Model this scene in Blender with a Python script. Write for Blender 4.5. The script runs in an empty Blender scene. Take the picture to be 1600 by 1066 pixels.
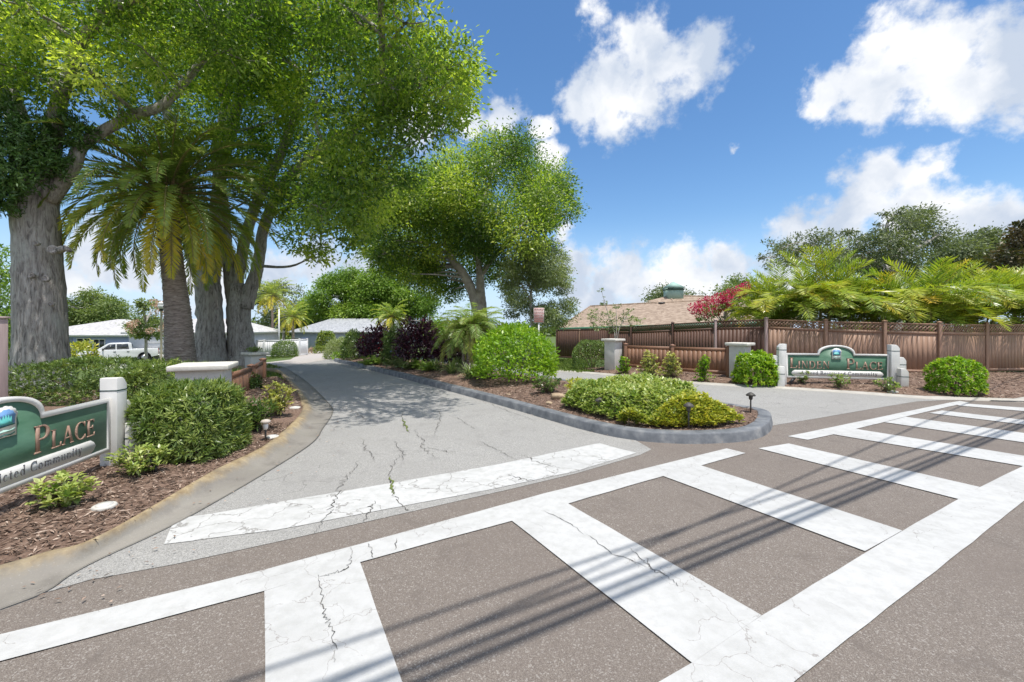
import bpy, bmesh, math, random
import numpy as np
from mathutils import Vector, Matrix

# ------------------------------------------------------------------ camera, sky, sun, exposure
S = bpy.context.scene
F, HC, HY = 680.0, 1.65, 510.0          # focal length in photo pixels, eye height, horizon row
cam = bpy.data.objects.new('camera', bpy.data.cameras.new('camera'))
S.collection.objects.link(cam); S.camera = cam
cam.location = (0, 0, HC); cam.rotation_euler = (math.pi/2, 0, 0)
cam.data.sensor_width = 36; cam.data.lens = 36*F/1600
cam.data.shift_y = (HY-533)/1600; cam.data.clip_end = 3000; cam.data.clip_start = 0.05
S.view_settings.view_transform = 'Standard'; S.view_settings.look = 'None'
S.view_settings.gamma = 1; S.view_settings.use_curve_mapping = False
S.view_settings.exposure = 0.62
S.render.engine = 'CYCLES'
S.cycles.max_bounces = 7; S.cycles.transparent_max_bounces = 6; S.cycles.diffuse_bounces = 4
S.cycles.transmission_bounces = 4

SUN_EL, SUN_AZ = math.radians(74), math.radians(141.5)
sd = Vector((math.cos(SUN_EL)*math.sin(SUN_AZ), math.cos(SUN_EL)*math.cos(SUN_AZ), math.sin(SUN_EL)))
sl = bpy.data.lights.new('sun', 'SUN'); sl.energy = 3.3; sl.angle = math.radians(0.45); sl.color = (1, .955, .89)
so = bpy.data.objects.new('sun', sl); S.collection.objects.link(so)
so.rotation_euler = sd.to_track_quat('Z', 'Y').to_euler(); so.location = (20, -20, 60)

W = bpy.data.worlds.new('World'); S.world = W; W.use_nodes = True
wt = W.node_tree; wt.nodes.clear()
def nd(nt, t, **kw):
    n = nt.nodes.new(t)
    for k, v in kw.items(): setattr(n, k, v)
    return n
def math_n(nt, op, a, b=None, c=None, clamp=False):
    n = nd(nt, 'ShaderNodeMath', operation=op, use_clamp=clamp)
    for i, v in enumerate((a, b, c)):
        if v is None: continue
        if hasattr(v, 'links'): nt.links.new(v, n.inputs[i])
        else: n.inputs[i].default_value = v
    return n.outputs[0]
def dirp(px, py):
    return Vector(((px-800)/F, 1, (HY-py)/F)).normalized()
tc = nd(wt, 'ShaderNodeTexCoord')
sky = nd(wt, 'ShaderNodeTexSky', sky_type='NISHITA'); sky.sun_disc = False
sky.sun_elevation = SUN_EL; sky.sun_rotation = SUN_AZ; sky.air_density = 1.0; sky.dust_density = 0.6; sky.ozone_density = 2.5
CL = [(1005,70,75),(960,130,85),(1050,105,85),(905,158,55),(1092,82,62),(950,180,55),(985,50,55),(1010,150,70),
 (1450,95,135),(1570,70,150),(1350,145,85),(1390,75,90),(1500,150,90),(1610,120,110),(1300,150,45),
 (1370,275,68),(1440,275,66),(1345,330,72),(1420,340,90),(1255,368,55),(1500,345,75),(1580,345,70),(1310,350,60),(1660,350,90),
 (905,440,48),(980,430,62),(1060,418,58),(1130,408,48),(1155,445,52),(1015,450,62),(940,460,60),(1095,440,60),(1220,440,70),
 (735,190,42),(790,187,48),(858,245,34),(880,365,28),(885,415,40),(845,215,24),(640,180,60),
 (150,400,62),(225,420,52),(110,440,50),(500,405,55),(440,425,55),(560,430,55),(170,365,36),(330,440,70),
 (920,15,34),(1145,230,15)]
nz = nd(wt, 'ShaderNodeTexNoise'); nz.inputs['Scale'].default_value = 7; nz.inputs['Detail'].default_value = 9
nz.inputs['Roughness'].default_value = .58
wt.links.new(tc.outputs['Generated'], nz.inputs['Vector'])
warp = nd(wt, 'ShaderNodeVectorMath', operation='MULTIPLY_ADD')
wt.links.new(nz.outputs['Color'], warp.inputs[0]); warp.inputs[1].default_value = (.11, .11, .11); warp.inputs[2].default_value = (-.055, -.055, -.055)
wadd = nd(wt, 'ShaderNodeVectorMath', operation='ADD')
wt.links.new(tc.outputs['Generated'], wadd.inputs[0]); wt.links.new(warp.outputs[0], wadd.inputs[1])
cur = None
for (px, py, r) in CL:
    c = dirp(px, py); rr = ((dirp(px+r, py)-c).length+(dirp(px, py+r)-c).length)/2
    dn = nd(wt, 'ShaderNodeVectorMath', operation='DISTANCE')
    wt.links.new(wadd.outputs[0], dn.inputs[0]); dn.inputs[1].default_value = c
    v = math_n(wt, 'MULTIPLY_ADD', dn.outputs['Value'], -1/rr, 1.0)
    cur = v if cur is None else math_n(wt, 'SMOOTH_MAX', cur, v, .18)
n2 = nd(wt, 'ShaderNodeTexNoise'); n2.inputs['Scale'].default_value = 22; n2.inputs['Detail'].default_value = 8; n2.inputs['Roughness'].default_value = .6
wt.links.new(tc.outputs['Generated'], n2.inputs['Vector'])
fld = math_n(wt, 'ADD', cur, math_n(wt, 'MULTIPLY_ADD', n2.outputs['Fac'], 1.7, -.86))
mr = nd(wt, 'ShaderNodeMapRange', interpolation_type='SMOOTHSTEP'); wt.links.new(fld, mr.inputs[0])
mr.inputs[1].default_value = .02; mr.inputs[2].default_value = .62
# the rest of the sky: broken cloud added behind the camera for fill light, and haze low down
n4 = nd(wt, 'ShaderNodeTexNoise'); n4.inputs['Scale'].default_value = 3.2; n4.inputs['Detail'].default_value = 6
wt.links.new(tc.outputs['Generated'], n4.inputs['Vector'])
n3 = nd(wt, 'ShaderNodeTexNoise'); n3.inputs['Scale'].default_value = 6.5; n3.inputs['Detail'].default_value = 5
wt.links.new(wadd.outputs[0], n3.inputs['Vector'])
sep0 = nd(wt, 'ShaderNodeSeparateXYZ'); wt.links.new(tc.outputs['Generated'], sep0.inputs[0])
behind = nd(wt, 'ShaderNodeMapRange', interpolation_type='SMOOTHSTEP'); wt.links.new(sep0.outputs['Y'], behind.inputs[0])
behind.inputs[1].default_value = .48; behind.inputs[2].default_value = .30
cov = nd(wt, 'ShaderNodeMapRange', interpolation_type='SMOOTHSTEP'); wt.links.new(n4.outputs['Fac'], cov.inputs[0])
cov.inputs[1].default_value = .40; cov.inputs[2].default_value = .56
alpha = math_n(wt, 'MAXIMUM', mr.outputs[0], math_n(wt, 'MULTIPLY', behind.outputs[0], cov.outputs[0]))
low = nd(wt, 'ShaderNodeMapRange', interpolation_type='SMOOTHSTEP'); wt.links.new(sep0.outputs['Z'], low.inputs[0])
low.inputs[1].default_value = .24; low.inputs[2].default_value = -.02; low.inputs[4].default_value = .85
shade = nd(wt, 'ShaderNodeValToRGB'); wt.links.new(n3.outputs['Fac'], shade.inputs[0])
shade.color_ramp.elements[0].position = .40; shade.color_ramp.elements[0].color = (.40, .455, .545, 1)
shade.color_ramp.elements[1].position = .60; shade.color_ramp.elements[1].color = (.70, .705, .715, 1)
hsv = nd(wt, 'ShaderNodeHueSaturation'); hsv.inputs['Saturation'].default_value = 1.2
wt.links.new(sky.outputs[0], hsv.inputs['Color'])
bg1 = nd(wt, 'ShaderNodeBackground'); wt.links.new(hsv.outputs[0], bg1.inputs[0]); bg1.inputs[1].default_value = .115
bg2 = nd(wt, 'ShaderNodeBackground'); wt.links.new(shade.outputs[0], bg2.inputs[0]); bg2.inputs[1].default_value = 1.0
mxs = nd(wt, 'ShaderNodeMixShader'); wt.links.new(alpha, mxs.inputs[0])
bg3 = nd(wt, 'ShaderNodeBackground'); bg3.inputs[0].default_value = (.42, .56, .76, 1); bg3.inputs[1].default_value = .95
mxl = nd(wt, 'ShaderNodeMixShader'); wt.links.new(low.outputs[0], mxl.inputs[0]); wt.links.new(bg1.outputs[0], mxl.inputs[1]); wt.links.new(bg3.outputs[0], mxl.inputs[2])
wt.links.new(mxl.outputs[0], mxs.inputs[1]); wt.links.new(bg2.outputs[0], mxs.inputs[2])
wo = nd(wt, 'ShaderNodeOutputWorld'); wt.links.new(mxs.outputs[0], wo.inputs[0])

# ------------------------------------------------------------------ terrain and placing helpers
YK = [-200, 14, 20, 26, 32, 38, 50, 65, 80, 400]; ZK = [0, 0, -.12, -.33, -.42, -.5, -.6, -.9, -1.0, -1.0]
XK = [-300, -26, -20, -16, -12, 300];              BK = [-1.25, -1.25, -.85, -.35, 0, 0]
def T(x, y): return float(np.interp(y, YK, ZK)+np.interp(x, XK, BK))
def P(px, py, Y): return Vector(((px-800)/F*Y, Y, HC-(py-HY)/F*Y))
def G(px, py, dz=0.0):
    k = (py-HY)/F; a = (px-800)/F; lo, hi = .3, 200.
    f = lambda Y: (HC-k*Y)-(T(a*Y, Y)+dz)
    for Y in np.linspace(.3, 200, 1500):
        if f(Y) <= 0: hi = Y; break
        lo = Y
    for _ in range(30):
        m = (lo+hi)/2
        if f(m) > 0: lo = m
        else: hi = m
    return Vector((a*hi, hi, HC-k*hi))
rng = np.random.default_rng(7)

# ------------------------------------------------------------------ objects
def tag(o, label=None, cat=None, group=None, kind=None):
    for k, v in (('label', label), ('category', cat), ('group', group), ('kind', kind)):
        if v: o[k] = v
    return o
def thing(name, label, cat, loc, rz=0, group=None):
    o = bpy.data.objects.new(name, None); S.collection.objects.link(o); o.empty_display_size = .3
    o.location = loc; o.rotation_euler = (0, 0, rz)
    return tag(o, label, cat, group)
class MB:
    def __init__(s): s.v = []; s.f = []; s.t = []; s.m = []; s.n = 0
    def add(s, V, Fc, tint=None, mi=0):
        V = np.asarray(V, float).reshape(-1, 3)
        if len(V) == 0: return s
        if isinstance(Fc, np.ndarray): groups = [Fc]
        else:
            d = {}
            for q in Fc: d.setdefault(len(q), []).append(q)
            groups = [np.array(q) for q in d.values()]
        s.v.append(V)
        for g in groups:
            s.f.append(g.astype(np.int64)+s.n)
            t = np.full(len(g), .5) if tint is None else np.broadcast_to(np.asarray(tint, float), (len(g),))
            s.t.append(np.array(t)); s.m.append(np.full(len(g), mi))
        s.n += len(V); return s
    def box(s, c, d, rz=0, mi=0):
        x, y, z = d[0]/2, d[1]/2, d[2]/2
        V = np.array([(i*x, j*y, k*z) for k in (-1, 1) for j in (-1, 1) for i in (-1, 1)])
        if rz: V = rotz(V, rz)
        return s.add(V+np.array(c), np.array([(0,2,3,1),(4,5,7,6),(0,1,5,4),(2,6,7,3),(0,4,6,2),(1,3,7,5)]), mi=mi)
    def tube(s, pts, rad, seg=10, jit=0, cap=True, mi=0, tint=None, seed=0):
        pts = np.array([tuple(p) for p in pts], float); n = len(pts)
        rad = np.broadcast_to(np.asarray(rad, float), (n,))
        tg = np.gradient(pts, axis=0); tg /= np.linalg.norm(tg, axis=1)[:, None]+1e-9
        ref = np.array((1, 0, 0.)) if abs(tg[0][0]) < .8 else np.array((0, 1, 0.))
        u = np.cross(tg[0], ref); u /= np.linalg.norm(u)
        th = np.arange(seg)*2*math.pi/seg; V = []
        r_ = np.random.default_rng(seed+n)
        jl = 1+jit*r_.normal(size=(n, seg))
        for i in range(n):
            u = u-tg[i]*np.dot(u, tg[i]); u /= np.linalg.norm(u); w = np.cross(tg[i], u)
            V.append(pts[i]+rad[i]*jl[i][:, None]*(np.cos(th)[:, None]*u+np.sin(th)[:, None]*w))
        V = np.concatenate(V); fs = []
        for i in range(n-1):
            a = np.arange(seg)+i*seg; b = np.roll(np.arange(seg), -1)+i*seg
            fs.append(np.stack([a, b, b+seg, a+seg], 1))
        fs = list(np.concatenate(fs))
        if cap: fs += [np.arange(seg)[::-1], np.arange(seg)+(n-1)*seg]
        return s.add(V, fs, mi=mi, tint=tint)
    def lathe(s, prof, c=(0, 0, 0), seg=20, mi=0):
        n = len(prof); th = np.arange(seg)*2*math.pi/seg
        V = np.concatenate([np.stack([r*np.cos(th), r*np.sin(th), np.full(seg, z)], 1) for r, z in prof])+np.array(c)
        fs = []
        for i in range(n-1):
            a = np.arange(seg)+i*seg; b = np.roll(np.arange(seg), -1)+i*seg
            fs += list(np.stack([a, b, b+seg, a+seg], 1))
        fs += [np.arange(seg)[::-1], np.arange(seg)+(n-1)*seg]
        return s.add(V, fs, mi=mi)
    def prism(s, poly, z0, z1, mi=0, M=None):
        # poly: list of 2-D points; extruded along local z; M maps to 3-D
        n = len(poly); V = [(x, y, z0) for x, y in poly]+[(x, y, z1) for x, y in poly]
        fs = [list(range(n))[::-1], [n+i for i in range(n)]]+[[i, (i+1) % n, n+(i+1) % n, n+i] for i in range(n)]
        V = np.array(V, float)
        if M is not None: V = np.array([tuple(M @ Vector(p)) for p in V])
        return s.add(V, fs, mi=mi)
    def build(s, name, mats, parent=None, origin=(0, 0, 0), smooth=False, loc=None):
        me = bpy.data.meshes.new(name)
        V = np.concatenate(s.v)-np.array(tuple(origin))
        me.vertices.add(len(V)); me.vertices.foreach_set('co', V.ravel().astype(np.float32))
        sizes = np.concatenate([np.full(len(f), f.shape[1]) for f in s.f]); lv = np.concatenate([f.ravel() for f in s.f])
        me.loops.add(len(lv)); me.loops.foreach_set('vertex_index', lv.astype(np.int32))
        me.polygons.add(len(sizes))
        me.polygons.foreach_set('loop_start', (np.cumsum(sizes)-sizes).astype(np.int32))
        me.polygons.foreach_set('material_index', np.concatenate(s.m).astype(np.int32))
        at = me.attributes.new('tint', 'FLOAT', 'FACE'); at.data.foreach_set('value', np.concatenate(s.t).astype(np.float32))
        if getattr(s, 'across', None) is not None:
            a2 = me.attributes.new('across', 'FLOAT', 'POINT'); a2.data.foreach_set('value', np.asarray(s.across, np.float32))
        if smooth: me.polygons.foreach_set('use_smooth', np.ones(len(sizes), bool))
        me.update(calc_edges=True); me.validate()
        for m in (mats if isinstance(mats, (list, tuple)) else [mats]): me.materials.append(m)
        o = bpy.data.objects.new(name, me); S.collection.objects.link(o)
        if parent is not None: o.parent = parent
        if loc is not None: o.location = loc
        return o
def rotz(V, a):
    c, s_ = math.cos(a), math.sin(a); V = np.asarray(V, float)
    return np.stack([V[:, 0]*c-V[:, 1]*s_, V[:, 0]*s_+V[:, 1]*c, V[:, 2]], 1)
def bevel(o, w, seg=2, ang=35):
    m = o.modifiers.new('bevel', 'BEVEL'); m.width = w; m.segments = seg; m.limit_method = 'ANGLE'; m.angle_limit = math.radians(ang)
    return o
def copy_tree(o, parent=None):
    c = o.copy(); S.collection.objects.link(c)
    if parent is not None: c.parent = parent
    for ch in list(o.children): copy_tree(ch, c)
    return c

# ------------------------------------------------------------------ materials
def new_mat(name):
    m = bpy.data.materials.new(name); m.use_nodes = True; nt = m.node_tree
    return m, nt, nt.nodes['Principled BSDF']
def ramp(nt, fac, stops):
    r = nd(nt, 'ShaderNodeValToRGB'); nt.links.new(fac, r.inputs[0]); e = r.color_ramp.elements
    while len(e) < len(stops): e.new(.5)
    for el, (p, c) in zip(e, stops): el.position = p; el.color = (*c, 1)
    return r.outputs[0]
def noise(nt, scale, detail=5, rough=.55, vec=None, dist=0, stretch=None):
    n = nd(nt, 'ShaderNodeTexNoise'); n.inputs['Scale'].default_value = scale; n.inputs['Detail'].default_value = detail
    n.inputs['Roughness'].default_value = rough; n.inputs['Distortion'].default_value = dist
    if vec is None: vec = nd(nt, 'ShaderNodeTexCoord').outputs['Object']
    if stretch:
        mp = nd(nt, 'ShaderNodeMapping'); mp.inputs['Scale'].default_value = stretch; nt.links.new(vec, mp.inputs[0]); vec = mp.outputs[0]
    nt.links.new(vec, n.inputs['Vector']); return n.outputs['Fac']
def voro(nt, scale, feature='F1', out='Color', vec=None, rand=1):
    n = nd(nt, 'ShaderNodeTexVoronoi', feature=feature); n.inputs['Scale'].default_value = scale; n.inputs['Randomness'].default_value = rand
    if vec is None: vec = nd(nt, 'ShaderNodeTexCoord').outputs['Object']
    nt.links.new(vec, n.inputs['Vector']); return n.outputs[out]
def mixc(nt, fac, a, b, mode='MIX'):
    n = nd(nt, 'ShaderNodeMix', data_type='RGBA', blend_type=mode)
    for sock, v in ((n.inputs[0], fac), (n.inputs[6], a), (n.inputs[7], b)):
        if hasattr(v, 'links'): nt.links.new(v, sock)
        elif isinstance(v, (int, float)): sock.default_value = v
        else: sock.default_value = (*v, 1)
    return n.outputs[2]
def bump(nt, b, h, strength=.4, dist=.01):
    n = nd(nt, 'ShaderNodeBump'); n.inputs['Strength'].default_value = strength; n.inputs['Distance'].default_value = dist
    nt.links.new(h, n.inputs['Height']); nt.links.new(n.outputs[0], b.inputs['Normal'])
def mottled(name, c1, c2, scale=3, rough=.7, bstr=.25, bscale=60, bdist=.004, c3=None, spec=.4, stretch=None):
    m, nt, b = new_mat(name); b.inputs['Roughness'].default_value = rough; b.inputs['Specular IOR Level'].default_value = spec
    n = noise(nt, scale, 7, .62, stretch=stretch)
    col = ramp(nt, n, [(.32, c1), (.68, c2)] if c3 is None else [(.3, c1), (.5, c2), (.72, c3)])
    nt.links.new(col, b.inputs['Base Color'])
    bump(nt, b, noise(nt, bscale, 4, .6, stretch=stretch), bstr, bdist); return m
def plain(name, c, rough=.5, metal=0, spec=.5, var=.12):
    c2 = tuple(x*(1-var) for x in c); m = mottled(name, c2, c, 6, rough, .12, 90, .002, spec=spec)
    m.node_tree.nodes['Principled BSDF'].inputs['Metallic'].default_value = metal; return m
def leaf_mat(name, stops, rough=.42, trans=.35, tcol=(1.25, 1.3, .55)):
    m, nt, b = new_mat(name); at = nd(nt, 'ShaderNodeAttribute', attribute_name='tint')
    n = noise(nt, 1.3, 3)
    f = math_n(nt, 'ADD', at.outputs['Fac'], math_n(nt, 'MULTIPLY_ADD', n, .5, -.25), clamp=True)
    col = ramp(nt, f, stops); nt.links.new(col, b.inputs['Base Color'])
    b.inputs['Roughness'].default_value = rough; b.inputs['Specular IOR Level'].default_value = .5
    tr = nd(nt, 'ShaderNodeBsdfTranslucent'); nt.links.new(mixc(nt, 1.0, col, tcol, 'MULTIPLY'), tr.inputs[0])
    mx = nd(nt, 'ShaderNodeMixShader'); mx.inputs[0].default_value = trans
    nt.links.new(b.outputs[0], mx.inputs[1]); nt.links.new(tr.outputs[0], mx.inputs[2])
    nt.links.new(mx.outputs[0], nt.nodes['Material Output'].inputs[0]); return m

def asphalt(name, stops, stain, grit=150, crack=False):
    m, nt, b = new_mat(name); v = voro(nt, grit); sep = nd(nt, 'ShaderNodeSeparateColor'); nt.links.new(v, sep.inputs[0])
    col = ramp(nt, sep.outputs[0], stops)
    v2 = voro(nt, grit*.42); sep2 = nd(nt, 'ShaderNodeSeparateColor'); nt.links.new(v2, sep2.inputs[0])
    col = mixc(nt, math_n(nt, 'MULTIPLY', math_n(nt, 'GREATER_THAN', sep2.outputs[1], .93), .55), col, stain[2])
    big = noise(nt, .55, 6, .6); col = mixc(nt, ramp1(nt, big, .4, .7, .55), col, stain[0])
    mid = noise(nt, 3.1, 7, .7, dist=.6); col = mixc(nt, ramp1(nt, mid, .52, .72, .6), col, stain[1])
    if crack:
        vec = nd(nt, 'ShaderNodeTexCoord').outputs['Object']
        wn = nd(nt, 'ShaderNodeTexNoise'); wn.inputs['Scale'].default_value = 2.2; wn.inputs['Detail'].default_value = 6; nt.links.new(vec, wn.inputs['Vector'])
        ad = nd(nt, 'ShaderNodeVectorMath', operation='MULTIPLY_ADD'); nt.links.new(wn.outputs['Color'], ad.inputs[0]); ad.inputs[1].default_value = (.8, .8, .8); nt.links.new(vec, ad.inputs[2])
        d = voro(nt, .75, 'DISTANCE_TO_EDGE', 'Distance', ad.outputs[0])
        msk = math_n(nt, 'MULTIPLY', math_n(nt, 'LESS_THAN', d, .005), math_n(nt, 'GREATER_THAN', noise(nt, .5, 3), .56))
        col = mixc(nt, math_n(nt, 'MULTIPLY', msk, .4), col, (.09, .085, .08))
    nt.links.new(col, b.inputs['Base Color']); b.inputs['Roughness'].default_value = .85; b.inputs['Specular IOR Level'].default_value = .3
    bump(nt, b, voro(nt, grit, 'F1', 'Distance'), .4, .005); return m
def ramp1(nt, fac, a, b_, mx):
    n = nd(nt, 'ShaderNodeMapRange', interpolation_type='SMOOTHSTEP'); nt.links.new(fac, n.inputs[0])
    n.inputs[1].default_value = a; n.inputs[2].default_value = b_; n.inputs[4].default_value = mx; return n.outputs[0]
def road_paint(name, base, worn, under, cr=.012, wear=.6):
    m, nt, b = new_mat(name); vec = nd(nt, 'ShaderNodeTexCoord').outputs['Object']
    col = ramp(nt, noise(nt, 9, 8, .75), [(.34, worn), (.56, base)]); col = mixc(nt, ramp1(nt, noise(nt, 1.1, 6, .65), .42, .68, .4), col, tuple(x*.86 for x in worn))
    wn = nd(nt, 'ShaderNodeTexNoise'); wn.inputs['Scale'].default_value = 5; wn.inputs['Detail'].default_value = 6; nt.links.new(vec, wn.inputs['Vector'])
    ad = nd(nt, 'ShaderNodeVectorMath', operation='MULTIPLY_ADD'); nt.links.new(wn.outputs['Color'], ad.inputs[0]); ad.inputs[1].default_value = (.35, .35, .35); nt.links.new(vec, ad.inputs[2])
    d = voro(nt, 3.2, 'DISTANCE_TO_EDGE', 'Distance', ad.outputs[0])
    msk = math_n(nt, 'MULTIPLY', math_n(nt, 'LESS_THAN', d, cr), math_n(nt, 'GREATER_THAN', noise(nt, 1.1, 4), wear))
    col = mixc(nt, math_n(nt, 'MULTIPLY', msk, .75), col, under)
    chips = math_n(nt, 'GREATER_THAN', noise(nt, 38, 6, .75), .665)
    col = mixc(nt, math_n(nt, 'MULTIPLY', chips, .4), col, under)
    nt.links.new(col, b.inputs['Base Color']); b.inputs['Roughness'].default_value = .7; b.inputs['Specular IOR Level'].default_value = .3
    bump(nt, b, voro(nt, 170, 'F1', 'Distance'), .25, .004); return m

M = {}
M['street'] = asphalt('brown_asphalt', [(0, (.115, .096, .083)), (.45, (.172, .146, .126)), (.8, (.215, .184, .158)), (1, (.30, .27, .24))], ((.165, .138, .12), (.13, .11, .096), (.37, .345, .315)), 300)
M['road'] = asphalt('grey_asphalt', [(0, (0.185, 0.181, 0.171)), (.5, (0.302, 0.295, 0.280)), (1, (0.419, 0.411, 0.390))], ((0.273, 0.266, 0.252), (0.210, 0.203, 0.194), (0.458, 0.444, 0.418)), 210, True)
M['pavers'] = asphalt('pale_paving', [(0, (0.340, 0.306, 0.281)), (.5, (0.425, 0.391, 0.357)), (1, (0.493, 0.459, 0.425))], ((0.408, 0.357, 0.323), (0.357, 0.323, 0.297), (0.468, 0.442, 0.425)), 40)
M['white_paint'] = road_paint('white_road_paint', (.50, .50, .49), (.425, .424, .41), (.27, .25, .235), .0065, .52)
M['old_paint'] = road_paint('cracked_road_paint', (.52, .52, .51), (.42, .42, .405), (.22, .21, .195), .018, .45)
M['crack'] = mottled('crack_fill', (.075, .07, .063), (.15, .14, .128), 8, .95, .3, 80)
M['seam'] = mottled('seam_fill', (.09, .085, .075), (.15, .14, .12), 8, .95)
M['moss'] = mottled('crack_weed', (.09, .13, .03), (.16, .18, .05), 20, .95)
M['lawn_soil'] = mottled('lawn_ground', (.06, .10, .025), (.12, .16, .04), 4, .95, .5, 50, .02)
M['mulch'] = mottled('mulch_ground', (.085, .052, .036), (.22, .142, .104), 30, .95, .9, 70, .03, c3=(.33, .24, .185))
M['chip'] = leaf_mat('mulch_chip', [(0, (.05, .033, .024)), (.4, (.17, .112, .08)), (.75, (.33, .235, .18)), (1, (.50, .40, .32))], .85, 0)
def kerb_concrete():
    m, nt, b = new_mat('gutter_concrete')
    col = ramp(nt, noise(nt, 2.2, 8, .65), [(.3, (.15, .137, .12)), (.5, (.235, .217, .19)), (.7, (.33, .31, .27))])
    sx = nd(nt, 'ShaderNodeAttribute', attribute_name='across')
    e = math_n(nt, 'ADD', sx.outputs['Fac'], math_n(nt, 'MULTIPLY_ADD', noise(nt, 4, 6, .7), .5, -.25))
    col = mixc(nt, ramp1(nt, e, .60, .88, .9), col, ramp(nt, noise(nt, 9, 6, .7), [(.35, (.22, .15, .07)), (.65, (.42, .33, .19))]))
    sp = math_n(nt, 'GREATER_THAN', noise(nt, 70, 6, .75), .62); col = mixc(nt, math_n(nt, 'MULTIPLY', sp, .28), col, (.56, .54, .5))
    dk = ramp1(nt, noise(nt, 1.1, 7, .7, stretch=(1, 1, 1)), .45, .66, .65); col = mixc(nt, dk, col, (.13, .118, .10))
    nt.links.new(col, b.inputs['Base Color']); b.inputs['Roughness'].default_value = .85
    bump(nt, b, noise(nt, 45, 6, .7), .5, .008); return m
M['gutter'] = kerb_concrete()
M['pale_concrete'] = mottled('pale_concrete', (0.352, 0.328, 0.288), (0.464, 0.440, 0.400), 3, .85, .3, 60)
M['kerb_grey'] = mottled('grey_kerb_paint', (.085, .093, .104), (.15, .16, .174), 4.5, .75, .35, 60, .003, c3=(.27, .272, .27))
M['stucco'] = mottled('stucco', (0.505, 0.496, 0.468), (0.624, 0.616, 0.588), 2.5, .85, .5, 110, .004)
M['cap'] = mottled('stone_cap', (.52, .50, .44), (.68, .66, .60), 7, .85, .4, 60, .006)
M['sign_white'] = mottled('sign_white_paint', (0.617, 0.607, 0.580), (0.711, 0.701, 0.673), 4, .5, .12, 60, .002)
M['sign_green'] = mottled('sign_green_paint', (.06, .145, .09), (.105, .21, .14), 3, .5, .15, 50, .002, stretch=(1, 1, 3))
M['copper'] = mottled('copper_letter_paint', (.33, .20, .145), (.46, .31, .24), 9, .45, .1, 80, .002)
M['ink'] = plain('dark_lettering', (.12, .115, .12), .6)
M['groove'] = plain('green_band', (.02, .06, .05), .6)
M['logo_blue'] = plain('emblem_blue', (.16, .33, .62), .5); M['logo_teal'] = plain('emblem_teal', (.10, .42, .40), .5)
M['logo_dark'] = plain('emblem_dark_green', (.03, .12, .10), .5); M['logo_mint'] = plain('emblem_mint', (.42, .62, .55), .5)
M['fence'] = mottled('brown_vinyl', (.29, .175, .12), (.35, .22, .155), 4, .55, .1, 40, .002, stretch=(3, 3, .3))
M['fence_shaded'] = mottled('shaded_brown_vinyl', (.10, .052, .038), (.14, .076, .055), 4, .55, .1, 40, .002, stretch=(3, 3, .3))  # shade on the turned-away left panels is put into this vinyl colour
M['fence_pink'] = mottled('faded_vinyl_post', (.36, .27, .26), (.46, .36, .34), 5, .6, .1, 40, .002, stretch=(4, 4, .4))
M['low_fence'] = mottled('warm_brown_vinyl', (.225, .115, .07), (.27, .145, .09), 4, .5, .1, 40, .002, stretch=(3, 3, .3))
M['white_vinyl'] = plain('white_vinyl', (.72, .72, .72), .5)
def bark_mat(name, c1, c2, c3, st=(7, 7, 1.1), bs=.9, bd=.05, lich=None):
    m, nt, b = new_mat(name)
    n = noise(nt, 2.2, 8, .68, dist=.8, stretch=st); col = ramp(nt, n, [(.33, c1), (.5, c2), (.68, c3)])
    if lich: col = mixc(nt, ramp1(nt, noise(nt, 1.4, 6, .65), .5, .68, .7), col, lich)
    nt.links.new(col, b.inputs['Base Color']); b.inputs['Roughness'].default_value = .9; b.inputs['Specular IOR Level'].default_value = .2
    bump(nt, b, n, bs, bd); return m
M['bark'] = bark_mat('grey_bark', (.11, .10, .098), (.36, .335, .315), (.53, .51, .49), lich=(.48, .49, .46))
M['bark_pink'] = bark_mat('limb_bark', (.14, .11, .09), (.29, .24, .2), (.40, .35, .30))
M['bark_far'] = bark_mat('smooth_bark', (0.260, 0.227, 0.212), (0.439, 0.406, 0.374), (0.585, 0.552, 0.520), (1.040, 1.040, 1.040), .4, .02)
M['palm_bark'] = bark_mat('palm_bark', (.13, .10, .085), (.33, .275, .245), (.52, .455, .40), (2.2, 2.2, 15), .9, .03)
M['stem'] = mottled('stem_bark', (.12, .085, .06), (.22, .17, .12), 12, .85)
M['petiole'] = mottled('palm_petiole', (.22, .2, .07), (.34, .28, .12), 8, .6)
M['dead_frond'] = mottled('dry_frond', (.22, .13, .08), (.34, .22, .14), 9, .85)
# foliage
M['oak'] = leaf_mat('oak_leaf', [(0, (.08, .15, .036)), (.4, (.18, .285, .06)), (.75, (.40, .50, .09)), (1, (.60, .64, .16))], .34, .55, (1.25, 1.4, .45))
M['oak_dark'] = leaf_mat('ivy_leaf', [(0, (0.047, 0.100, 0.025)), (.5, (0.084, 0.177, 0.042)), (1, (0.185, 0.308, 0.070))], .35, .25)
M['oak2'] = leaf_mat('laurel_leaf', [(0, (.075, .14, .03)), (.45, (.18, .275, .05)), (.8, (.40, .49, .08)), (1, (.56, .60, .12))], .38, .45, (1.2, 1.4, .5))
M['olive'] = leaf_mat('grey_green_leaf', [(0, (.16, .21, .10)), (.5, (.28, .34, .16)), (1, (.45, .50, .26))], .45, .4)
M['bright_tree'] = leaf_mat('bright_green_leaf', [(0, (.085, .17, .022)), (.5, (.20, .33, .045)), (1, (.36, .47, .09))], .42, .4)
M['far_tree'] = leaf_mat('far_tree_leaf', [(0, (.09, .145, .04)), (.5, (.17, .235, .065)), (1, (.32, .37, .12))], .48, .35)
M['far_dark'] = leaf_mat('dark_tree_leaf', [(0, (.085, .115, .055)), (.5, (.15, .19, .09)), (1, (.26, .30, .15))], .45, .35)
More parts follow.
